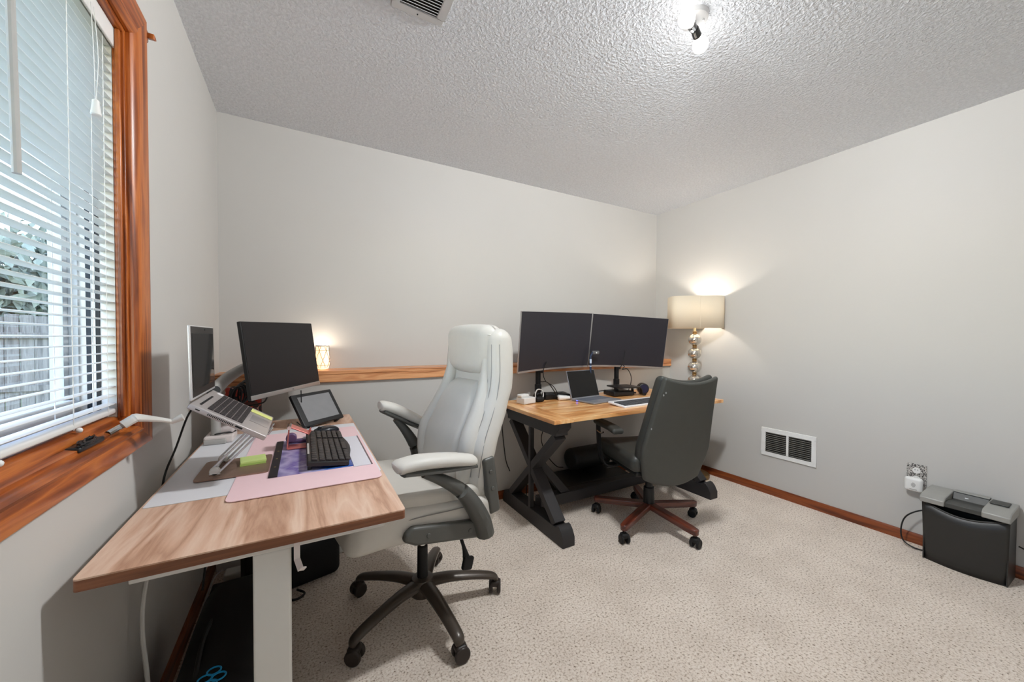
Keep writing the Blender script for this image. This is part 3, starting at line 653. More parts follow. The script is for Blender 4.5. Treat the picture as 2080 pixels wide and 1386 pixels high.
# ================================================================== grey executive chair (local +x forward, z up)
def lerp_tab(tab, t):
    for (a, va), (b, vb) in zip(tab, tab[1:]):
        if t <= b: f = max(0, (t-a)/(b-a)); f = f*f*(3-2*f)*.5+f*.5; return va+(vb-va)*f
    return tab[-1][1]
def caster(parent, x, y, ang, m_wheel, m_hood, r=.029, top=.062):
    c, s = math.cos(ang), math.sin(ang); px, py = -s, c
    k = MB().cyl((x, y, r+.012), (x, y, top+.012), .0085, n=12)
    k.rbox((x+c*.004, y+s*.004, r+.018), (.045, .046, .03), .012, 3, 1, rot=(0, 0, ang))
    h = k.build('caster', m_hood, parent)
    for sg in (-1, 1):
        a = Vector((x+px*.010*sg+c*.006, y+py*.010*sg+s*.006, r)); b = Vector((x+px*.027*sg+c*.006, y+py*.027*sg+s*.006, r))
        MB().cyl(a, b, r, n=22).build('wheel', m_wheel, h, bevel=.005)
    return h
M_grey = mat('grey_leather', (212, 208, 200), .42, var=.03, bump=.10, bscale=220, bdist=.0012, spec=.4)
M_gplast = mat('grey_plastic', (84, 84, 80), .38)
M_gbase = mat('bronze_base', (74, 66, 59), .3, .25)
M_gwheel = mat('brown_wheel', (46, 38, 34), .45)
M_stitch = mat('stitch', (146, 144, 140), .6)
gc = thing('executive_chair', 'grey leather executive chair with padded headrest at the walnut desk', 'chair', (.862, 1.622, 0), R(190))
# back shell with wings
ztab_u = [(.50, -.135), (.62, -.150), (.74, -.172), (.88, -.235), (.99, -.283), (1.12, -.292), (1.235, -.290)]   # centre line
ztab_w = [(.50, .235), (.62, .255), (.74, .262), (.88, .245), (.99, .228), (1.12, .216), (1.235, .206)]
ztab_t = [(.50, .075), (.62, .105), (.74, .13), (.88, .13), (.99, .132), (1.12, .132), (1.235, .118)]
def backfn(p):
    x, y, z = p; zz = .865+z; w = lerp_tab(ztab_w, zz); t = lerp_tab(ztab_t, zz); u = lerp_tab(ztab_u, zz)
    yy = y/.25*w; f = abs(y)/.25
    return (u+(x/.06)*t*.5*(1 if x < 0 else (.35+.65*min(1, (f/.72)**3)))-.0*f, yy, zz)
MB().rbox((0, 0, 0), (.12, .50, .74), .055, 5, 12, fn=backfn).build('back_shell', M_grey, gc)
for sg in (-1, 1):
    for xx, yy in ((.0548, .220), (.0285, .2455)):
        MB().tube([Vector(backfn((xx, sg*yy, z))) for z in (-.24, -.16, -.08, 0, .08, .16, .24, .30)], .0014, 5, 4).build('stitch_line', M_stitch, gc)
# inner side bolsters
for sg in (-1, 1):
    pts = [(lerp_tab(ztab_u, z)+lerp_tab(ztab_t, z)*.40, sg*(lerp_tab(ztab_w, z)-.072-.0*z), z) for z in (.56, .66, .76, .86, .95, 1.03, 1.10)]
    MB().tube(pts, [.03, .042, .044, .04, .034, .028, .02], 14, 5, ry=.034, up=(0, 1, 0)).build('side_bolster', M_grey, gc)
    pts2 = [(lerp_tab(ztab_u, z)+lerp_tab(ztab_t, z)*.485, sg*(lerp_tab(ztab_w, z)-.045), z) for z in (.60, .7, .82, .94, 1.02)]
    MB().tube(pts2, .0016, 5, 5).build('stitch_line', M_stitch, gc)
def lumfn(p):
    x, y, z = p; zz = .79+z; u = lerp_tab(ztab_u, zz); f = 1-.30*max(0, z/.21)**2-.05*(z < 0)
    return (u+.045+x*(1+.35*math.cos(z/.21*1.4))-.25*y*y, y*f, zz)
MB().rbox((0, 0, 0), (.09, .33, .42), .042, 5, 8, fn=lumfn).build('lumbar_cushion', M_grey, gc)
def neckfn(p): zz = 1.03+p[2]; return (lerp_tab(ztab_u, zz)+.028+p[0]-.3*p[1]**2, p[1], zz)
MB().rbox((0, 0, 0), (.05, .27, .12), .022, 3, 5, fn=neckfn).build('neck_panel', M_grey, gc)
def headfn(p):
    x, y, z = p; zz = 1.138+z; u = -.268; f = 1-.22*max(0, -z/.10)**2
    tz = .008*math.cos(y*8)
    return (u+.012+x*(1-.0*z)-.7*y*y*(1 if x > 0 else .3)+.03*z*(x > 0), y*f, zz+tz*(z > 0))
MB().rbox((0, 0, 0), (.13, .365, .222), .055, 6, 8, fn=headfn).build('headrest', M_grey, gc)
for sg in (-1, 1):
    for dy in (0, .010):
        pts = [Vector(headfn((.061 if abs(z) < .07 else .05, sg*(.128+dy), z))) for z in (-.085, -.06, -.02, .03, .07, .085)]
        MB().tube(pts, .0014, 5, 5).build('stitch_line', M_stitch, gc)
    for k in range(6):   # gathered folds of the headrest side
        z = -.05+k*.024; a = Vector(headfn((.052, sg*.148, z))); b = Vector(headfn((.02, sg*.180, z*.75+.01)))
        MB().tube([a, (a+b)/2+Vector((.004, sg*.004, 0)), b], [.002, .005, .002], 7, 4).build('fold', M_grey, gc)
# seat
st = R(-6)
def seatfn(p):
    x, y, z = p
    if x > .12: z -= .9*(x-.12)**2*(1 if z > 0 else .9)+.0
    if z > 0: z += .035*(abs(y)/.25)**3-.006
    return (x, y*(1-.10*max(0, x/.29)**3), z)
MB().rbox((.075, 0, .495), (.60, .53, .115), .05, 5, 8, rot=(0, st, 0), fn=seatfn).build('seat_base', M_grey, gc)
def cushfn(p):
    x, y, z = p
    if x > .10: z -= 1.0*(x-.10)**2
    if z > 0: z += .030*(abs(y)/.235)**4-.008*math.cos(y*6)
    return (x, y*(1-.14*max(0, x/.25)**2), z)
MB().rbox((.055, 0, .556), (.50, .49, .075), .034, 5, 8, rot=(0, st, 0), fn=cushfn).build('seat_cushion', M_grey, gc)
for sg in (-1, 1):
    pts = [(-.12, sg*.262, .528), (0, sg*.268, .537), (.14, sg*.266, .548), (.26, sg*.246, .54), (.34, sg*.225, .515)]
    MB().tube(pts, .0022, 5, 5).build('seam', M_stitch, gc)
    # seat bracket, back bracket
    b = MB().prism([(.207, .488), (.200, .512), (.172, .530), (-.078, .480), (-.13, .452), (-.137, .402), (-.10, .404), (.165, .462)], sg*.262, sg*.292, 'y').build('seat_bracket', M_gplast, gc, bevel=.010, seg=3)
    for u, z in ((.115, .485), (-.06, .447)): MB().cyl((u, sg*.290, z), (u, sg*.2955, z), .0085, n=14).build('bolt', M_gplast, b, bevel=.002)
    k = MB().rbox((-.182, sg*.255, .585), (.058, .032, .24), .014, 3, 1, rot=(0, R(8), 0)).build('back_bracket', M_gplast, gc)
    for z in (.645, .575): MB().cyl((-.18+(z-.585)*.14, sg*.268, z), (-.18+(z-.585)*.14, sg*.2755, z), .0085, n=14).build('bolt', M_gplast, k, bevel=.002)
# arms: near one level, far one flipped up a little
def arm(sg, flip):
    T = Matrix.Translation((-.12, 0, .43)) @ Matrix.Rotation(-flip, 4, 'Y') @ Matrix.Translation((.12, 0, -.43))
    v = sg*.292
    a = MB().tube([T @ Vector(q) for q in ((.135, v, .712), (.06, v, .672), (-.02, v, .612), (-.075, v, .54), (-.112, v, .47), (-.128, v, .415))], [.014, .022, .029, .034, .037, .036], 12, 6, ry=.017, up=T.to_3x3() @ Vector((1, 0, .9))).build('arm', M_gplast, gc)
    bs = MB().tube([T @ Vector(q) for q in ((.215, v, .733), (.13, v, .722), (.04, v, .712), (-.07, v, .704))], .040, 10, 6, ry=.012, up=(0, 1, 0)).build('pad_support', M_gplast, a)
    MB().tube([T @ Vector(q) for q in ((.238, v, .751), (.222, v, .755), (.15, v, .757), (.03, v, .741), (-.055, v, .722), (-.075, v, .717))], [.028, .042, .045, .043, .040, .028], 18, 6, ry=.017, up=(0, 1, 0)).build('arm_pad', M_grey, a)
arm(1, 0.0); arm(-1, R(23))
# underside, column, base
MB().rbox((.0, 0, .425), (.22, .16, .03), .008).build('mechanism', M_black, gc)
MB().cyl((0, 0, .27), (0, 0, .42), .014, n=20).build('gas_piston', M_chrome, gc)
MB().cyl((0, 0, .12), (0, 0, .285), .024, .022, n=24).build('column', M_dark, gc, bevel=.003)
MB().tube([(-.09, .10, .415), (-.105, .13, .36), (-.118, .15, .30), (-.125, .16, .255)], [.009, .007, .008, .016], 10, 5).build('tilt_lever', M_dark, gc)
MB().rbox((-.128, .165, .235), (.05, .022, .055), .009, rot=(0, R(-15), 0)).build('lever_knob', M_dark, gc)
MB().rbox((-.07, -.06, .33), (.035, .016, .13), .012, rot=(0, R(12), 0)).build('height_paddle', mat('paddle_brown', (104, 92, 82), .4), gc)
MB().lathe([(.05, .075), (.056, .09), (.056, .125), (.045, .145), (.025, .15), (.0, .15)], (0, 0, 0), 28).build('hub', M_gbase, gc)
for aw in (206, 278, 350, 62, 134):
    a = R(aw-190); c, s = math.cos(a), math.sin(a)
    MB().tube([(c*r, s*r, z) for r, z in ((.03, .122), (.12, .122), (.22, .108), (.30, .09), (.328, .078), (.335, .062))], [.034, .030, .026, .024, .022, .016], 12, 5, ry=.022, up=(-s, c, 0)).build('base_arm', M_gbase, gc)
    caster(gc, c*.330, s*.330, a+random.uniform(1.0, 2.2), M_gwheel, M_gwheel, .030, .07)

# ================================================================== black task chair
bcx = thing('task_chair', 'black leather task chair on a cherry wood star base at the farmhouse desk', 'chair', (2.36, 1.69, 0), R(74))
M_bl = mat('black_leather', (60, 60, 56), .42, var=.05, bump=.08, bscale=250, bdist=.001)
M_bs = mat('black_shell', (74, 74, 69), .5)
M_cherry = wood('cherry_wood', [(58, 22, 14), (88, 36, 22), (112, 52, 34)], 'x', 3, .28, .4, 12, 5)
def bkfn(p):
    x, y, z = p; t = (z+.30)/.60; w = 1-.30*max(0, .28-t)**1.2*3.0-.36*max(0, t-.30)
    u = -.205-.17*max(0, t)**1.15
    top = (.038*(abs(y)/.235)**2.0-.012) if z > 0 else 0
    bot = -(.05*(1-(abs(y)/.235)**2)) if z < -.12 else 0
    return (u+x-.45*y*y*.0+.35*y*y, y*w, .672+z+top*(t-.5)*2+bot*min(1, (-z-.12)/.18))
MB().rbox((-.028, 0, 0), (.034, .445, .59), .016, 4, 10, fn=bkfn).build('back_shell', M_bs, bcx)
MB().rbox((.02, 0, .008), (.062, .45, .59), .030, 5, 10, fn=bkfn).build('back_cushion', M_bl, bcx)
for (y, z) in ((.19, .22), (.2, .205), (.212, .02)): 
    q = bkfn((-.0455, y, z)); MB().sphere(q, (.002, .004, .006), 8, 6).build('scuff', mat('scuff', (150, 150, 146), .6), bcx)
def bsfn(p):
    x, y, z = p
    if x > .15: z -= 1.1*(x-.15)**2
    if z > 0: z += .012*(abs(y)/.24)**3
    return (x, y, z)
MB().rbox((.03, 0, .455), (.50, .49, .095), .042, 5, 8, fn=bsfn).build('seat_cushion', M_bl, bcx)
MB().rbox((.02, 0, .397), (.44, .42, .035), .014).build('seat_pan', M_black, bcx)
MB().rbox((-.02, 0, .365), (.2, .15, .045), .01).build('mechanism', M_black, bcx)
MB().rbox((-.135, 0, .395), (.12, .06, .03), .008, rot=(0, R(12), 0)).build('back_bar', M_black, bcx)
MB().cyl((.12, .0, .295), (.12, 0, .36), .034, .036, n=20).build('tension_knob', M_black, bcx, bevel=.006)
MB().cyl((0, 0, .20), (0, 0, .36), .023, n=20).build('column', M_black, bcx); MB().cyl((0, 0, .105), (0, 0, .235), .036, .033, n=24).build('column_sleeve', M_black, bcx, bevel=.004)
MB().tube([(.05, .10, .385), (.02, .22, .38), (.0, .30, .382)], .005, 8).build('height_lever', M_black, bcx)
for sg in (-1, 1):
    MB().tube([(.10, sg*.16, .375), (.12, sg*.22, .355), (.135, sg*.265, .38), (.145, sg*.278, .46), (.165, sg*.278, .56), (.175, sg*.275, .622)], .030, 10, 6, ry=.011, up=(1, 0, 0)).build('arm_post', M_black, bcx)
    MB().rbox((.045, sg*.275, .637), (.30, .075, .034), .015, 4, 4, fn=lambda p: (p[0], p[1]*(1-.15*(p[0] > .1)), p[2]-.35*max(0, -p[0]-.06)**1.5)).build('arm_pad', M_bl, bcx)
MB().tube([(.02, .315, .60), (.05, .318, .588), (.10, .318, .592)], .005, 8, 3).build('arm_lever', M_chrome, bcx)
for aw in (197.5, 269, 344, 56, 126):
    a = R(aw-74); c, s = math.cos(a), math.sin(a)
    prof = [(.02, .028), (.30, .024), (.345, .020), (.355, .012)]
    poly = [(r, w) for r, w in prof]+[(r, -w) for r, w in prof[::-1]]
    o = MB().prism(poly, -.018, .018, 'z').build('base_arm', M_cherry, bcx, bevel=.006, seg=3)
    o.location = (0, 0, .118); o.rotation_euler = Euler((0, R(4.5), a))
    caster(bcx, c*.338, s*.338, a+random.uniform(.6, 2.4), M_dark, M_dark, .027, .06)

# ================================================================== farmhouse desk
FZ = .735
fd = thing('farmhouse_desk', 'farmhouse desk with honey wood top and black crossed legs', 'desk', (2.4, 2.07, 0))
M_ftop = wood('honey_top', [(204, 134, 72), (238, 174, 108), (248, 204, 146)], 'x', 2.2, .28, .5, 8, 5, bump=.08)
M_ftopy = wood('honey_top_cross', [(204, 134, 72), (238, 174, 108), (248, 204, 146)], 'y', 2.2, .28, .5, 8, 5, bump=.08)
M_fleg = mat('black_paint_wood', (44, 42, 43), .5, var=.12, vscale=12, bump=.1, bscale=40)
FX0, FX1, FY0, FY1 = 1.622, 3.178, 1.712, 2.425
for x0, x1 in ((FX0, FX0+.135), (FX1-.135, FX1)):
    wbuild(MB().bb((x0, FY0-.006, FZ-.024), (x1, FY1, FZ)), 'end_board', M_ftopy, fd, bevel=.002)
ny = 5; dy = (FY1-FY0-.002)/ny
for i in range(ny):
    wbuild(MB().bb((FX0+.1365, FY0+.002+i*dy, FZ-.024), (FX1-.1365, FY0+.002+(i+1)*dy-.0012, FZ-.0006)), 'plank', M_ftop, fd, bevel=.0015)
def bar2(y0, z0, y1, z1, w):
    d = Vector((0, y1-y0, z1-z0)).normalized(); n = Vector((0, -d.z, d.y))*w/2
    return [(y0+n.y, z0+n.z), (y1+n.y, z1+n.z), (y1-n.y, z1-n.z), (y0-n.y, z0-n.z)]
for xa, xb, s in ((1.682, 1.768, 1), (3.028, 3.114, -1)):
    wbuild(MB().prism([(1.742, .711), (2.392, .711), (2.392, .672), (2.366, .645), (2.366, .622), (1.800, .622), (1.776, .622), (1.776, .640), (1.742, .672)], xa, xb, 'x'), 'top_rail', M_fleg, fd, bevel=.003)
    wbuild(MB().prism([(1.702, 0), (2.436, 0), (2.436, .05), (2.415, .088), (2.385, .094), (1.775, .094), (1.760, .112), (1.742, .108), (1.722, .088), (1.702, .05)], xa, xb, 'x'), 'foot_rail', M_fleg, fd, bevel=.003)
    xi, xj = xa+.004, xb-.004
    for (y0, y1) in ((1.836, 2.02), (2.302, 2.118)):
        pass
    wbuild(MB().prism(bar2(1.800, .615, 2.338, .098, .044), xi, xj, 'x'), 'diagonal', M_fleg, fd, bevel=.003)
    wbuild(MB().prism(bar2(2.338, .615, 1.800, .098, .044), xi+.0005, xj-.0005, 'x'), 'diagonal', M_fleg, fd, bevel=.003)
    wbuild(MB().bb((xa+.001, 2.058, .094), (xa+.03, 2.082, .622)), 'centre_bar', M_fleg, fd, bevel=.002)
    # brace from the crossing down to the stretcher
    T = Matrix()
    e = xb if s > 0 else xa
    wbuild(MB().prism([(e-s*.004, .41), (e-s*.004, .335), (e+s*.17, .128), (e+s*.245, .128)], 2.045, 2.095, 'y'), 'brace', M_fleg, fd, bevel=.003)
wbuild(MB().bb((1.75, 2.035, .075), (3.045, 2.105, .150)), 'stretcher', M_fleg, fd, bevel=.004)
# foot rest and roller under it
fr = thing('foot_rest', 'black slab foot rest under the farmhouse desk near the wall', 'foot rest', (2.33, 2.27, 0))
MB().rbox((0, 0, .10), (.66, .24, .09), .012, rot=(R(8), 0, 0)).build('slab', M_black, fr)
for x in (-.27, .27): MB().bb((x-.02, -.09, 0), (x+.02, .09, .07)).build('leg', M_black, fr, bevel=.004)
rl = thing('bolster', 'black cylindrical bolster on the foot rest under the farmhouse desk', 'bolster', (2.32, 2.33, .165)); MB().cyl((-.11, 0, .085), (.25, 0, .085), .085, n=28).build('roll', M_dark, rl, bevel=.02, seg=3)

# ------------------------------------------------------------------ two curved monitors
M_cscr = mat('curved_screen', (44, 42, 48), .3, spec=.4)
def curved(label, loc, rot, stand_x):
    t = thing('curved_monitor', label, 'monitor', loc, 0, 'curved monitors on the farmhouse desk'); t.rotation_euler = [R(a) for a in rot]
    w, h, RR = .354, .2146, 1.8; sag = w*w/2/RR
    def sheet(u0, u1, z0, z1, y0, y1, n=14):
        mb = MB(); vs = []; fs = []
        for i in range(n+1):
            u = u0+(u1-u0)*i/n; yy = sag-u*u/2/RR
            vs += [(u, yy+y0, z0), (u, yy+y0, z1), (u, yy+y1, z1), (u, yy+y1, z0)]
        for i in range(n):
            a = i*4
            for k in range(4): fs.append((a+k, a+(k+1) % 4, a+4+(k+1) % 4, a+4+k))
        fs += [(0, 1, 2, 3), (n*4, n*4+3, n*4+2, n*4+1)]
        return mb.add(vs, fs)
    sheet(-w, w, -h, h, .002, .016).build('housing', M_silver, t)
    sheet(-w+.003, w-.003, -h+.014, h-.002, -.0004, .002).build('screen', M_cscr, t)
    sheet(-w*.6, w*.6, -h*.6, h*.7, .016, .035).build('back_bulge', M_black, t)
    MB().rbox((stand_x, .072, -.07), (.05, .075, .14), .006).build('mount', M_black, t)
    return t
cms = [curved('left curved black monitor with silver edge on the farmhouse desk', (2.042, 2.263, 1.168), (7.2, -1.3, 8.4), -.10)]
cms.append(curved('right curved black monitor with silver edge on the farmhouse desk', (2.76, 2.254, 1.162), (6.6, 2.4, -13.1), -.025))
for x, y, lb in ((1.941, 2.37, 'black pole stand under the left curved monitor'), (2.732, 2.37, 'black pole stand under the right curved monitor')):
    s = cms.pop(0); SP = Vector((x, y, FZ))
    def sp_(mb, nm, m, **k): mb.v = [tuple(Vector(v)+SP) for v in mb.v]; return wpart(mb, nm, m, s, **k)
    sp_(MB().bb((-.016, -.014, .01), (.016, .014, .40)), 'pole', M_blackmetal, bevel=.004)
    sp_(MB().rbox((0, .0, .007), (.10, .09, .012), .004), 'stand_base', M_blackmetal)
    sp_(MB().rbox((0, .0, .085), (.042, .036, .06), .006), 'collar', M_blackmetal)
    sp_(MB().rbox((.026, .0, .21), (.028, .024, .028), .005), 'cable_clip', M_black)
# webcam on small tripod
wc = thing('webcam', 'small grey webcam on a mini tripod between the curved monitors', 'webcam', (2.38, 2.292, FZ), R(0))
MB().rbox((.05, 0, .345), (.066, .02, .028), .006).build('camera', mat('webcam_grey', (98, 98, 98), .45), wc); MB().cyl((.05, -.0102, .345), (.05, -.012, .345), .006, n=14).build('lens', mat('lens_white', (235, 235, 235), .3), wc)
MB().tube([(0, 0, .06), (0, 0, .32), (.022, 0, .345)], .008, 10, 1).build('post', mat('post_navy', (30, 44, 70), .35), wc); MB().cyl((0, 0, .262), (0, 0, .295), .0088, n=14).build('sleeve', mat('sleeve_pale', (196, 208, 226), .4), wc); MB().cyl((0, 0, .236), (0, 0, .243), .0088, n=14).build('ring', mat('sleeve_pale', (0, 0, 0)), wc)
for k in range(3): MB().tube([(0, 0, .075), (.035*math.cos(k*2.094+.5), .03*math.sin(k*2.094+.5)+.012, .004)], .004, 8, 1).build('leg', M_black, wc)
# laptop on farmhouse desk
fl = thing('laptop', 'open grey laptop with dark screen on the farmhouse desk', 'laptop', (2.290, 2.116, FZ+.001), R(7.6))
M_gun = mat('laptop_grey', (150, 152, 158), .35, .4)
MB().rbox((0, 0, .006), (.304, .212, .011), .003).build('base', M_gun, fl)
MB().box((0, .03, .0118), (.26, .1, .0006)).build('keyboard', mat('fl_keys', (104, 108, 118), .5), fl); MB().box((0, -.06, .0118), (.1, .06, .0005)).build('touchpad', mat('fl_pad', (138, 140, 148), .3), fl)
ld = MB().rbox((0, 0, .105), (.304, .006, .21), .002).build('lid', M_gun, fl); ld.location = (0, .106, .010); ld.rotation_euler = (R(-17), 0, 0)
MB().box((0, -.0033, .106), (.296, .0006, .2)).build('screen', M_screen, ld)
MB().box((-.153, .05, .007), (.006, .012, .004)).build('led_plug', mat('led_blue', (60, 70, 220), .4, emit=(70, 80, 255), estr=2.5), fl)
# keyboard
kf = thing('keyboard', 'white keyboard with grey keys on the farmhouse desk', 'keyboard', (2.47, 1.885, FZ+.001), R(2))
MB().rbox((0, 0, .009), (.44, .155, .014), .005, 3, 2, fn=lambda p: (p[0], p[1], p[2]+p[1]*.08)).build('body', mat('kb_white', (232, 230, 230), .4), kf)
ks = MB()
for i in range(5):
    for k in range(15): ks.box((-.195+k*.0255, -.058+i*.0205, .019+(-.058+i*.0205)*.08), (.0225, .0175, .006))
kk = ks.build('keys', mat('kb_grey', (82, 84, 88), .5), kf); kk['kind'] = 'stuff'
# small things
cb = thing('charging_box', 'white charging box on the left end of the farmhouse desk', 'charger', (1.772, 2.262, FZ+.001), R(12))
MB().rbox((0, 0, .022), (.11, .085, .043), .006).build('box', M_white, cb); MB().rbox((-.02, .01, .054), (.075, .05, .022), .008).build('lid', M_white, cb)
MB().box((.0556, -.01, .024), (.0006, .001, .04)).build('seam', M_dark, cb)
wh = thing('headset', 'black headset with white looped cable on the farmhouse desk', 'headset', (1.895, 2.27, FZ+.001))
MB().tube([(-.03, 0, .01), (-.035, .01, .05), (-.015, .015, .085), (.02, .01, .08), (.028, 0, .045), (.01, -.005, .02), (-.01, -.005, .018)], .0042, 8, 6).build('looped_cable', M_wcord, wh)
MB().rbox((-.01, 0, .018), (.065, .05, .034), .012).build('earpiece', M_dark, wh); MB().cyl((.0, .02, .03), (.0, .05, .04), .03, n=20).build('ear_cushion', M_dark, wh, bevel=.006)
ph = thing('black_organizer', 'long black desk organizer behind the white mouse on farmhouse desk', 'organizer', (2.08, 2.335, FZ+.001), R(-8))
MB().rbox((0, 0, .022), (.21, .08, .042), .012, 3, 4, fn=lambda p: (p[0], p[1], p[2]*(1-.35*p[0]/.1))).build('body', M_black, ph)
for i in range(4): MB().box((-.01, -.03+i*.02, .0455), (.18, .004, .002)).build('rib', M_dark, ph)
wm = thing('white_mouse', 'white computer mouse lying before the black organizer', 'mouse', (2.095, 2.255, FZ+.001), R(-20))
MB().rbox((0, 0, .017), (.10, .055, .032), .0158, 5, 3, fn=lambda p: (p[0], p[1], p[2]*(1-.3*p[0]/.05))).build('shell', M_white, wm); MB().cyl((.03, -.004, .028), (.03, .004, .028), .007, n=12).build('scroll_wheel', M_dark, wm)
rs = thing('laptop_riser', 'black laptop riser platform at the back of the farmhouse desk', 'riser', (2.66, 2.22, FZ+.001), R(-8))
MB().rbox((0, 0, .070), (.20, .17, .012), .004).build('platform', M_black, rs); MB().rbox((-.03, .02, .02), (.19, .15, .036), .008).build('lower_block', M_black, rs)
MB().tube([(.09, -.05, .07), (.125, -.06, .055), (.135, -.065, .012), (.16, -.07, .006)], .016, 8, 4, ry=.006, up=(0, 1, 0)).build('front_leg', M_black, rs)
MB().tube([(.09, .05, .07), (.125, .05, .055), (.135, .05, .012), (.16, .05, .006)], .016, 8, 4, ry=.006, up=(0, 1, 0)).build('front_leg', M_black, rs)
hp = thing('round_speaker', 'small round dark speaker beside the laptop riser', 'speaker', (2.85, 2.19, FZ+.001), R(-30))
MB().cyl((0, -.03, .046), (0, .03, .046), .045, n=28).build('body', M_black, hp, bevel=.008); MB().cyl((0, -.0305, .046), (0, -.032, .046), .034, n=28).build('grille', mat('grille_navy', (26, 30, 62), .45), hp)
MB().rbox((0, 0, .004), (.05, .05, .008), .002).build('foot', M_black, hp)
# cables on the farmhouse desk
cord('monitor_cable', 'thin black cables looping beside the right monitor pole', [(2.66, 2.26, .99), (2.70, 2.25, .965), (2.68, 2.25, .94), (2.72, 2.24, .945), (2.76, 2.24, .90), (2.77, 2.24, .84), (2.74, 2.25, FZ+.004)], .0032, M_cord, 'cable')
cord('monitor_cable', 'thin black cable rising behind the right curved monitor edge', [(2.66, 2.27, .945), (2.71, 2.29, .97), (2.75, 2.3, 1.04), (2.76, 2.3, 1.1)], .0032, M_cord, 'cable')
cord('monitor_cable', 'thin black cables sagging right of the left monitor pole', [(1.90, 2.27, .88), (1.96, 2.27, .87), (2.02, 2.27, .80), (2.06, 2.27, FZ+.004), (2.15, 2.28, FZ+.004)], .0035, M_cord, 'cable')
cord('monitor_cable', 'black cable dropping from behind the left curved monitor', [(1.97, 2.3, 1.02), (1.94, 2.3, .95), (1.96, 2.3, .88), (2.03, 2.29, .83), (2.08, 2.28, FZ+.004)], .003, M_cord, 'cable')
cord('desk_cable', 'black cable lying behind the grey laptop toward the riser', [(2.42, 2.28, FZ+.004), (2.46, 2.3, .765), (2.54, 2.3, .77), (2.58, 2.28, FZ+.005)], .0032, M_cord, 'cable')
cord('hanging_cable', 'black cable with dangling plug hanging under the farmhouse desk', [(1.98, 2.36, .70), (1.985, 2.37, .60), (2.0, 2.38, .52), (1.98, 2.38, .42), (2.03, 2.38, .30), (2.12, 2.38, .20), (2.2, 2.40, .17)], .0035, M_cord, 'cable')
pg = thing('dangling_plug', 'small black plug dangling on a cable under the farmhouse desk', 'plug', (2.05, 2.37, .53)); MB().rbox((0, 0, 0), (.014, .012, .05), .003).build('plug', M_dark, pg); MB().tube([(0, 0, .02), (-.02, 0, .05), (-.06, 0, .08)], .0022, 6).build('lead', M_cord, pg)
cord('floor_cable', 'thin black cable running down the wall left of the crossed legs', [(1.70, 2.46, .69), (1.685, 2.462, .58), (1.70, 2.462, .42), (1.72, 2.46, .28), (1.75, 2.455, .20)], .0035, M_cord, 'cable')
cord('floor_cable', 'black cable arching behind the foot rest under farmhouse desk', [(1.86, 2.40, .02), (1.88, 2.41, .14), (1.93, 2.42, .2), (2.02, 2.42, .18), (2.1, 2.41, .15)], .0035, M_cord, 'cable')

# ================================================================== floor lamp
fl2 = thing('floor_lamp', 'floor lamp with stacked mercury glass balls and cream shade in the corner', 'lamp', (3.365, 2.085, 0), R(-37))
M_brass = mat('antique_brass', (150, 118, 74), .3, .8)
M_merc = mat('mercury_glass', (206, 200, 190), .12, .85, var=.35, vscale=45)
MB().lathe([(.128, .0), (.130, .006), (.130, .026), (.122, .036), (.06, .046), (.026, .055), (.02, .07)], (0, 0, 0), 40).build('base', M_brass, fl2)
z = .115
while z < 1.2:
    MB().sphere((0, 0, z), (.054, .054, .051), 24, 14).build('ball', M_merc, fl2)
    MB().lathe([(.016, -.012), (.02, -.007), (.016, 0), (.02, .007), (.016, .012)], (0, 0, z+.0595), 16).build('collar', M_brass, fl2); z += .119
MB().cyl((0, 0, z-.10), (0, 0, 1.34), .010, n=14).build('stem', mat('stem_cream', (214, 206, 170), .4), fl2)
sh = MB(); n = 48; vs = []; fs = []
for zz, f in ((1.283, 1.0), (1.553, 1.0)):
    for k in range(n):
        t = 2*math.pi*k/n; c, s = math.cos(t), math.sin(t); e = .5
        vs.append((.215*math.copysign(abs(c)**e, c)*f, .13*math.copysign(abs(s)**e, s)*f, zz))
for k in range(n): fs.append((k, (k+1) % n, n+(k+1) % n, n+k))
sm = bpy.data.materials.new('linen_shade'); sm.use_nodes = True; snt = sm.node_tree; sb = snt.nodes['Principled BSDF']
sn = snt.nodes.new('ShaderNodeTexNoise'); sn.inputs['Scale'].default_value = 260; scr = snt.nodes.new('ShaderNodeValToRGB'); scr.color_ramp.elements[0].color = srgb(222, 208, 184); scr.color_ramp.elements[1].color = srgb(236, 224, 204)
snt.links.new(sn.outputs['Fac'], scr.inputs[0]); snt.links.new(scr.outputs[0], sb.inputs['Base Color']); sb.inputs['Roughness'].default_value = .9
stl = snt.nodes.new('ShaderNodeBsdfTranslucent'); snt.links.new(scr.outputs[0], stl.inputs[0]); smx = snt.nodes.new('ShaderNodeMixShader'); smx.inputs[0].default_value = .13
snt.links.new(sb.outputs[0], smx.inputs[1]); snt.links.new(stl.outputs[0], smx.inputs[2]); snt.links.new(smx.outputs[0], snt.nodes['Material Output'].inputs['Surface'])
so = sh.add(vs, fs).build('shade', sm, fl2); sd_ = so.modifiers.new('solid', 'SOLIDIFY'); sd_.thickness = .002
MB().box((.0, -.1305, 1.418), (.0025, .0008, .268)).build('shade_seam', sm, fl2)
MB().cyl((0, 0, 1.34), (0, 0, 1.372), .015, n=14).build('socket', M_brass, fl2)
MB().sphere((0, 0, 1.405), (.028, .028, .034), 16, 10).build('bulb', mat('warm_bulb', (255, 240, 220), .5, emit=(255, 236, 210), estr=3), fl2)
ll = bpy.data.lights.new('lamp_light', 'POINT'); ll.energy = LAMP_W; ll.color = (1, .95, .88); ll.shadow_soft_size = .03
llo = bpy.data.objects.new('lamp_light', ll); COL.objects.link(llo); llo.parent = fl2; llo.location = (0, 0, 1.45)

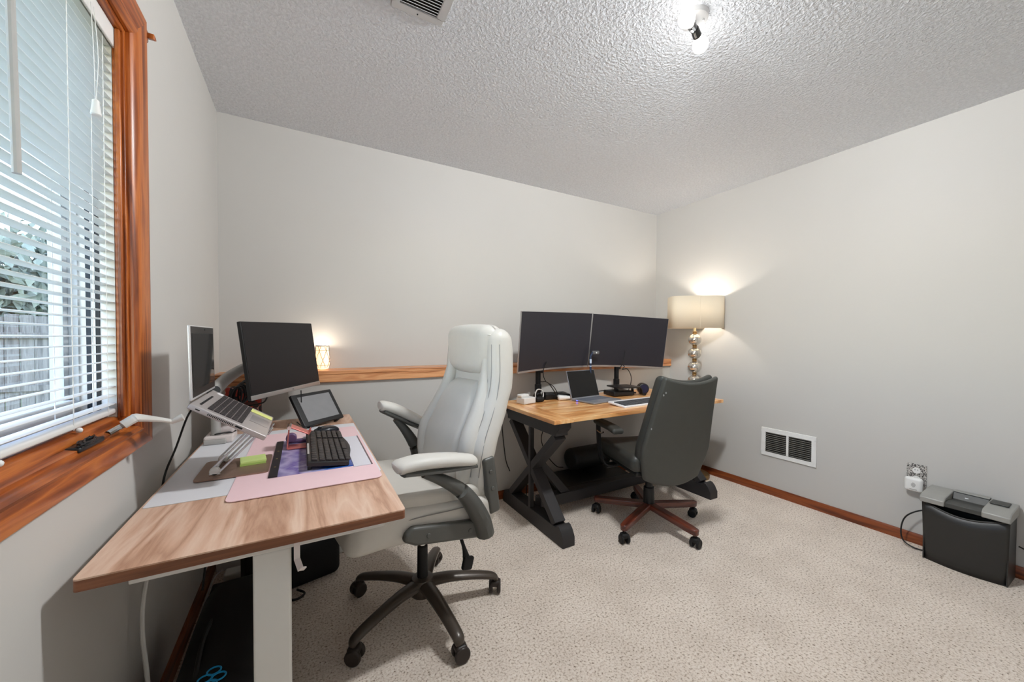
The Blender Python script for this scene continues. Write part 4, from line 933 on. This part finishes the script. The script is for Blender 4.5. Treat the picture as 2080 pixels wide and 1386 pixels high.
# ================================================================== right wall things
vt = thing('wall_vent', 'white metal return air grille low on the right wall', 'vent', (W, 1.433, .402))
fw, fh = .362, .214
mb = MB(); mb.bb((-.010, -fw/2, fh/2-.03), (0, fw/2, fh/2)); mb.bb((-.010, -fw/2, -fh/2), (0, fw/2, -fh/2+.03)); mb.bb((-.010, -fw/2, -fh/2+.03), (0, -fw/2+.03, fh/2-.03)); mb.bb((-.010, fw/2-.03, -fh/2+.03), (0, fw/2, fh/2-.03)); mb.bb((-.010, -.008, -fh/2+.03), (0, .008, fh/2-.03))
mb.build('frame', M_white, vt, bevel=.002)
MB().bb((-.0015, -fw/2+.03, -fh/2+.03), (-.0005, fw/2-.03, fh/2-.03)).build('backing', mat('vent_dark', (42, 40, 36), .8), vt)
slp = MB().bb((-.0045, -.0715, -.0018), (.0045, .0715, .0018)).build('slat', mat('vent_slat', (104, 102, 96), .5), vt)
first = True
for side in (-1, 1):
    for i in range(11):
        o = slp if first else inst(slp, 'slat', parent=vt); first = False
        o.location = (-.006, side*.0795, -.070+i*.014); o.rotation_euler = (0, R(38), 0)
ol = thing('wall_outlet', 'black and white patterned outlet plate on the right wall', 'outlet', (W, .76, .405))
def plate_m():
    m = mat('outlet_pattern', (90, 88, 84), .4); nt = m.node_tree; b = nt.nodes['Principled BSDF']; tc = nt.nodes['Texture Coordinate']
    n = nt.nodes.new('ShaderNodeTexNoise'); n.inputs['Scale'].default_value = 95; n.inputs['Distortion'].default_value = 2.5; nt.links.new(tc.outputs['Object'], n.inputs['Vector'])
    cr = nt.nodes.new('ShaderNodeValToRGB'); e = cr.color_ramp.elements; e[0].position = .47; e[0].color = srgb(58, 56, 54); e[1].position = .54; e[1].color = srgb(206, 202, 196)
    nt.links.new(n.outputs['Fac'], cr.inputs[0]); nt.links.new(cr.outputs[0], b.inputs['Base Color']); return m
MB().rbox((-.003, 0, 0), (.006, .082, .122), .0025).build('plate', plate_m(), ol)
for z in (.024, -.024):
    r_ = MB().cyl((-.006, 0, z), (-.0075, 0, z), .017, n=20).build('receptacle', M_white, ol)
    for y in (-.006, .006): MB().box((-.0077, y, z+.004), (.0006, .002, .008)).build('slot', M_dark, r_)
af = thing('plug_in_detector', 'white rounded plug in unit on the patterned outlet', 'plug', (W-.006, .764, .352))
MB().rbox((-.024, 0, 0), (.034, .078, .082), .016, 5, 2).build('shell', M_white, af)
gr = MB()
for i in range(6): gr.box((-.0412, -.002, -.012+i*.0045), (.0008, .02*math.cos((i-2.5)*.42), .0018))
gr.build('grille', mat('grille_grey', (120, 118, 114), .5), af); MB().box((-.0412, -.002, -.026), (.0006, .03, .003)).build('print', mat('print_grey', (150, 146, 140), .5), af)
# paper shredder
sr = thing('paper_shredder', 'black paper shredder bin with silver grey top against the right wall', 'shredder', (3.445, .545, 0))
M_sb = mat('shredder_black', (46, 45, 43), .42, bump=.06, bscale=300)
hy, f0 = .148, -.085
def shcurve(y): return f0-.030*math.cos(y/hy*1.45)
front = []
mb = MB(); N = 20; vs = []; fs = []
for i in range(N+1):
    y = hy-2*hy*i/N; yy = y/hy
    ztop = .318-.034*max(0, math.cos(yy*1.5))**1.2
    for k in range(7):
        z = ztop*k/6; x = shcurve(y)+.030-.030*(.35+.65*(z/.34))*1.0
        vs.append((x-.004, y*(.94+.06*z/.34), z))
for i in range(N):
    for k in range(6): a = i*7+k; fs.append((a, a+1, a+8, a+7))
mb.add(vs, fs)
b_ = mb.build('bin_front', M_sb, sr); so_ = b_.modifiers.new('solid', 'SOLIDIFY'); so_.thickness = .006; so_.offset = 0
pts = [Vector(vs[i*7+6]) for i in range(N+1)]
MB().tube(pts, .0045, 8, 1).build('bin_rim', M_sb, b_)
mb = MB(); mb.bb((-.084, hy-.010, 0), (.078, hy-.004, .318)); mb.bb((-.084, -hy+.004, 0), (.078, -hy+.010, .318)); mb.bb((.072, -hy+.010, 0), (.078, hy-.010, .318)); mb.bb((-.08, -hy+.010, 0), (.072, hy-.010, .006))
mb.build('bin_sides', M_sb, sr, bevel=.002)
M_sg = mat('shredder_silver', (156, 155, 150), .4, .15); M_sd = mat('shredder_slot_grey', (70, 70, 67), .45)
for s, y0, y1 in ((1, .062, .152), (-1, -.152, -.062)):
    MB().prism([(-.118, .318), (-.120, .345), (-.095, .360), (.075, .372), (.082, .362), (.082, .318)], y0, y1, 'y').build('top_cap', M_sg, sr, bevel=.004)
MB().prism([(-.108, .318), (-.110, .342), (-.060, .346), (-.020, .338), (.02, .338), (.045, .372), (.082, .372), (.082, .318)], -.0615, .0615, 'y').build('feed_slot', M_sd, sr, bevel=.002)
MB().box((.0585, 0, .3735), (.04, .123, .003)).build('rear_lip', M_sg, sr, bevel=.001)
MB().box((.028, .012, .352), (.002, .012, .005), (0, R(40), 0)).build('logo', mat('logo_white', (210, 210, 208), .5), sr)
MB().rbox((.02, -.10, .372), (.07, .06, .006), .003).build('switch_panel', M_sd, sr)
wpart(MB().tube([(3.50, .66, .22), (3.49, .72, .22), (3.47, .78, .17), (3.46, .80, .10), (3.45, .79, .03), (3.44, .74, .008), (3.46, .68, .008), (3.50, .60, .008)], .0038, 8, 8), 'power_cord', M_cord, sr)
wpart(MB().tube([(3.50, .39, .17), (3.51, .36, .15), (3.50, .32, .10), (3.48, .28, .008), (3.47, .2, .008)], .0035, 8, 8), 'power_cord', M_cord, sr)

# ================================================================== ceiling
cl = thing('ceiling_light', 'bare two bulb ceiling light on a round white base', 'ceiling light', (1.735, .955, H))
MB().lathe([(.0, -.022), (.042, -.022), (.05, -.018), (.052, 0), (.0, 0)], (0, 0, 0), 36).build('base', mat('fixture_white', (226, 226, 226), .45), cl)
for y, x in ((.026, -.02), (-.026, .02)): MB().sphere((x, y, -.0225), .004, 10, 6).build('screw', M_chrome, cl)
MB().cyl((0, 0, -.02), (0, 0, -.055), .009, n=12).build('stem', M_chrome, cl)
for sx in (-1, 1):
    d = Vector((sx*.93, sx*.33, -.18)).normalized(); p0 = Vector((sx*.004, 0, -.048))
    k = MB().cyl(p0, p0+d*.034, .0145, .016, n=18).build('socket', mat('socket_dark', (70, 70, 70), .3, .7), cl)
    MB().tube([p0+Vector((0, 0, -.014)), p0+d*.02+Vector((0, 0, -.018))], .004, 8, 1).build('switch', M_chrome, k)
    c = p0+d*.078; bm_ = MB()
    prof = [(.012, -.046), (.014, -.035), (.024, -.018), (.030, 0), (.029, .012), (.022, .023), (.011, .0295), (.0, .031)]
    zax = d; xax = zax.orthogonal().normalized(); T = Matrix((xax, zax.cross(xax), zax)).transposed().to_4x4(); T.translation = c
    bm_.lathe(prof, (0, 0, 0), 24, T=T); bo = bm_.build('bulb', mat('bulb_glow', (255, 255, 255), .5, emit=(255, 250, 244), estr=2.2), cl)
    pb_ = bpy.data.lights.new('bulb_light', 'POINT'); pb_.energy = BULB_W; pb_.color = (.95, .98, 1.0); pb_.shadow_soft_size = .036; pb_.use_nodes = True
    pn = pb_.node_tree; em = pn.nodes['Emission']; fo = pn.nodes.new('ShaderNodeLightFalloff'); fo.inputs['Strength'].default_value = 1.0; fo.inputs['Smooth'].default_value = 2.2
    pn.links.new(fo.outputs['Quadratic'], em.inputs['Strength'])
    po = bpy.data.objects.new('bulb_light', pb_); COL.objects.link(po); po.parent = cl; po.location = c
cv = thing('ceiling_vent', 'white metal ceiling vent with slats at the top of the photo', 'vent', (.80, 1.33, H))
vw, vh = .20, .30
mb = MB(); z0 = -.008
mb.bb((-vw/2, .118, z0), (vw/2, .15, 0)); mb.bb((-vw/2, -.15, z0), (vw/2, -.118, 0)); mb.bb((-vw/2, -.118, z0), (-vw/2+.03, .118, 0)); mb.bb((vw/2-.03, -.118, z0), (vw/2, .118, 0))
mb.build('frame', mat('vent_white', (206, 206, 206), .45), cv, bevel=.003)
MB().bb((-vw/2+.03, -.118, -.001), (vw/2-.03, .118, -.0004)).build('backing', mat('vent_dark', (0, 0, 0)), cv)
slp = MB().bb((-.0695, -.0045, -.0008), (.0695, .0045, .0008)).build('slat', mat('vent_white', (0, 0, 0)), cv)
for i in range(18):
    o = slp if i == 0 else inst(slp, 'slat', parent=cv)
    o.location = (0, -.111+i*.013, -.005); o.rotation_euler = (R(35), 0, 0)
MB().sphere((.0, .135, -.0085), .003, 8, 6).build('screw', M_dark, cv)
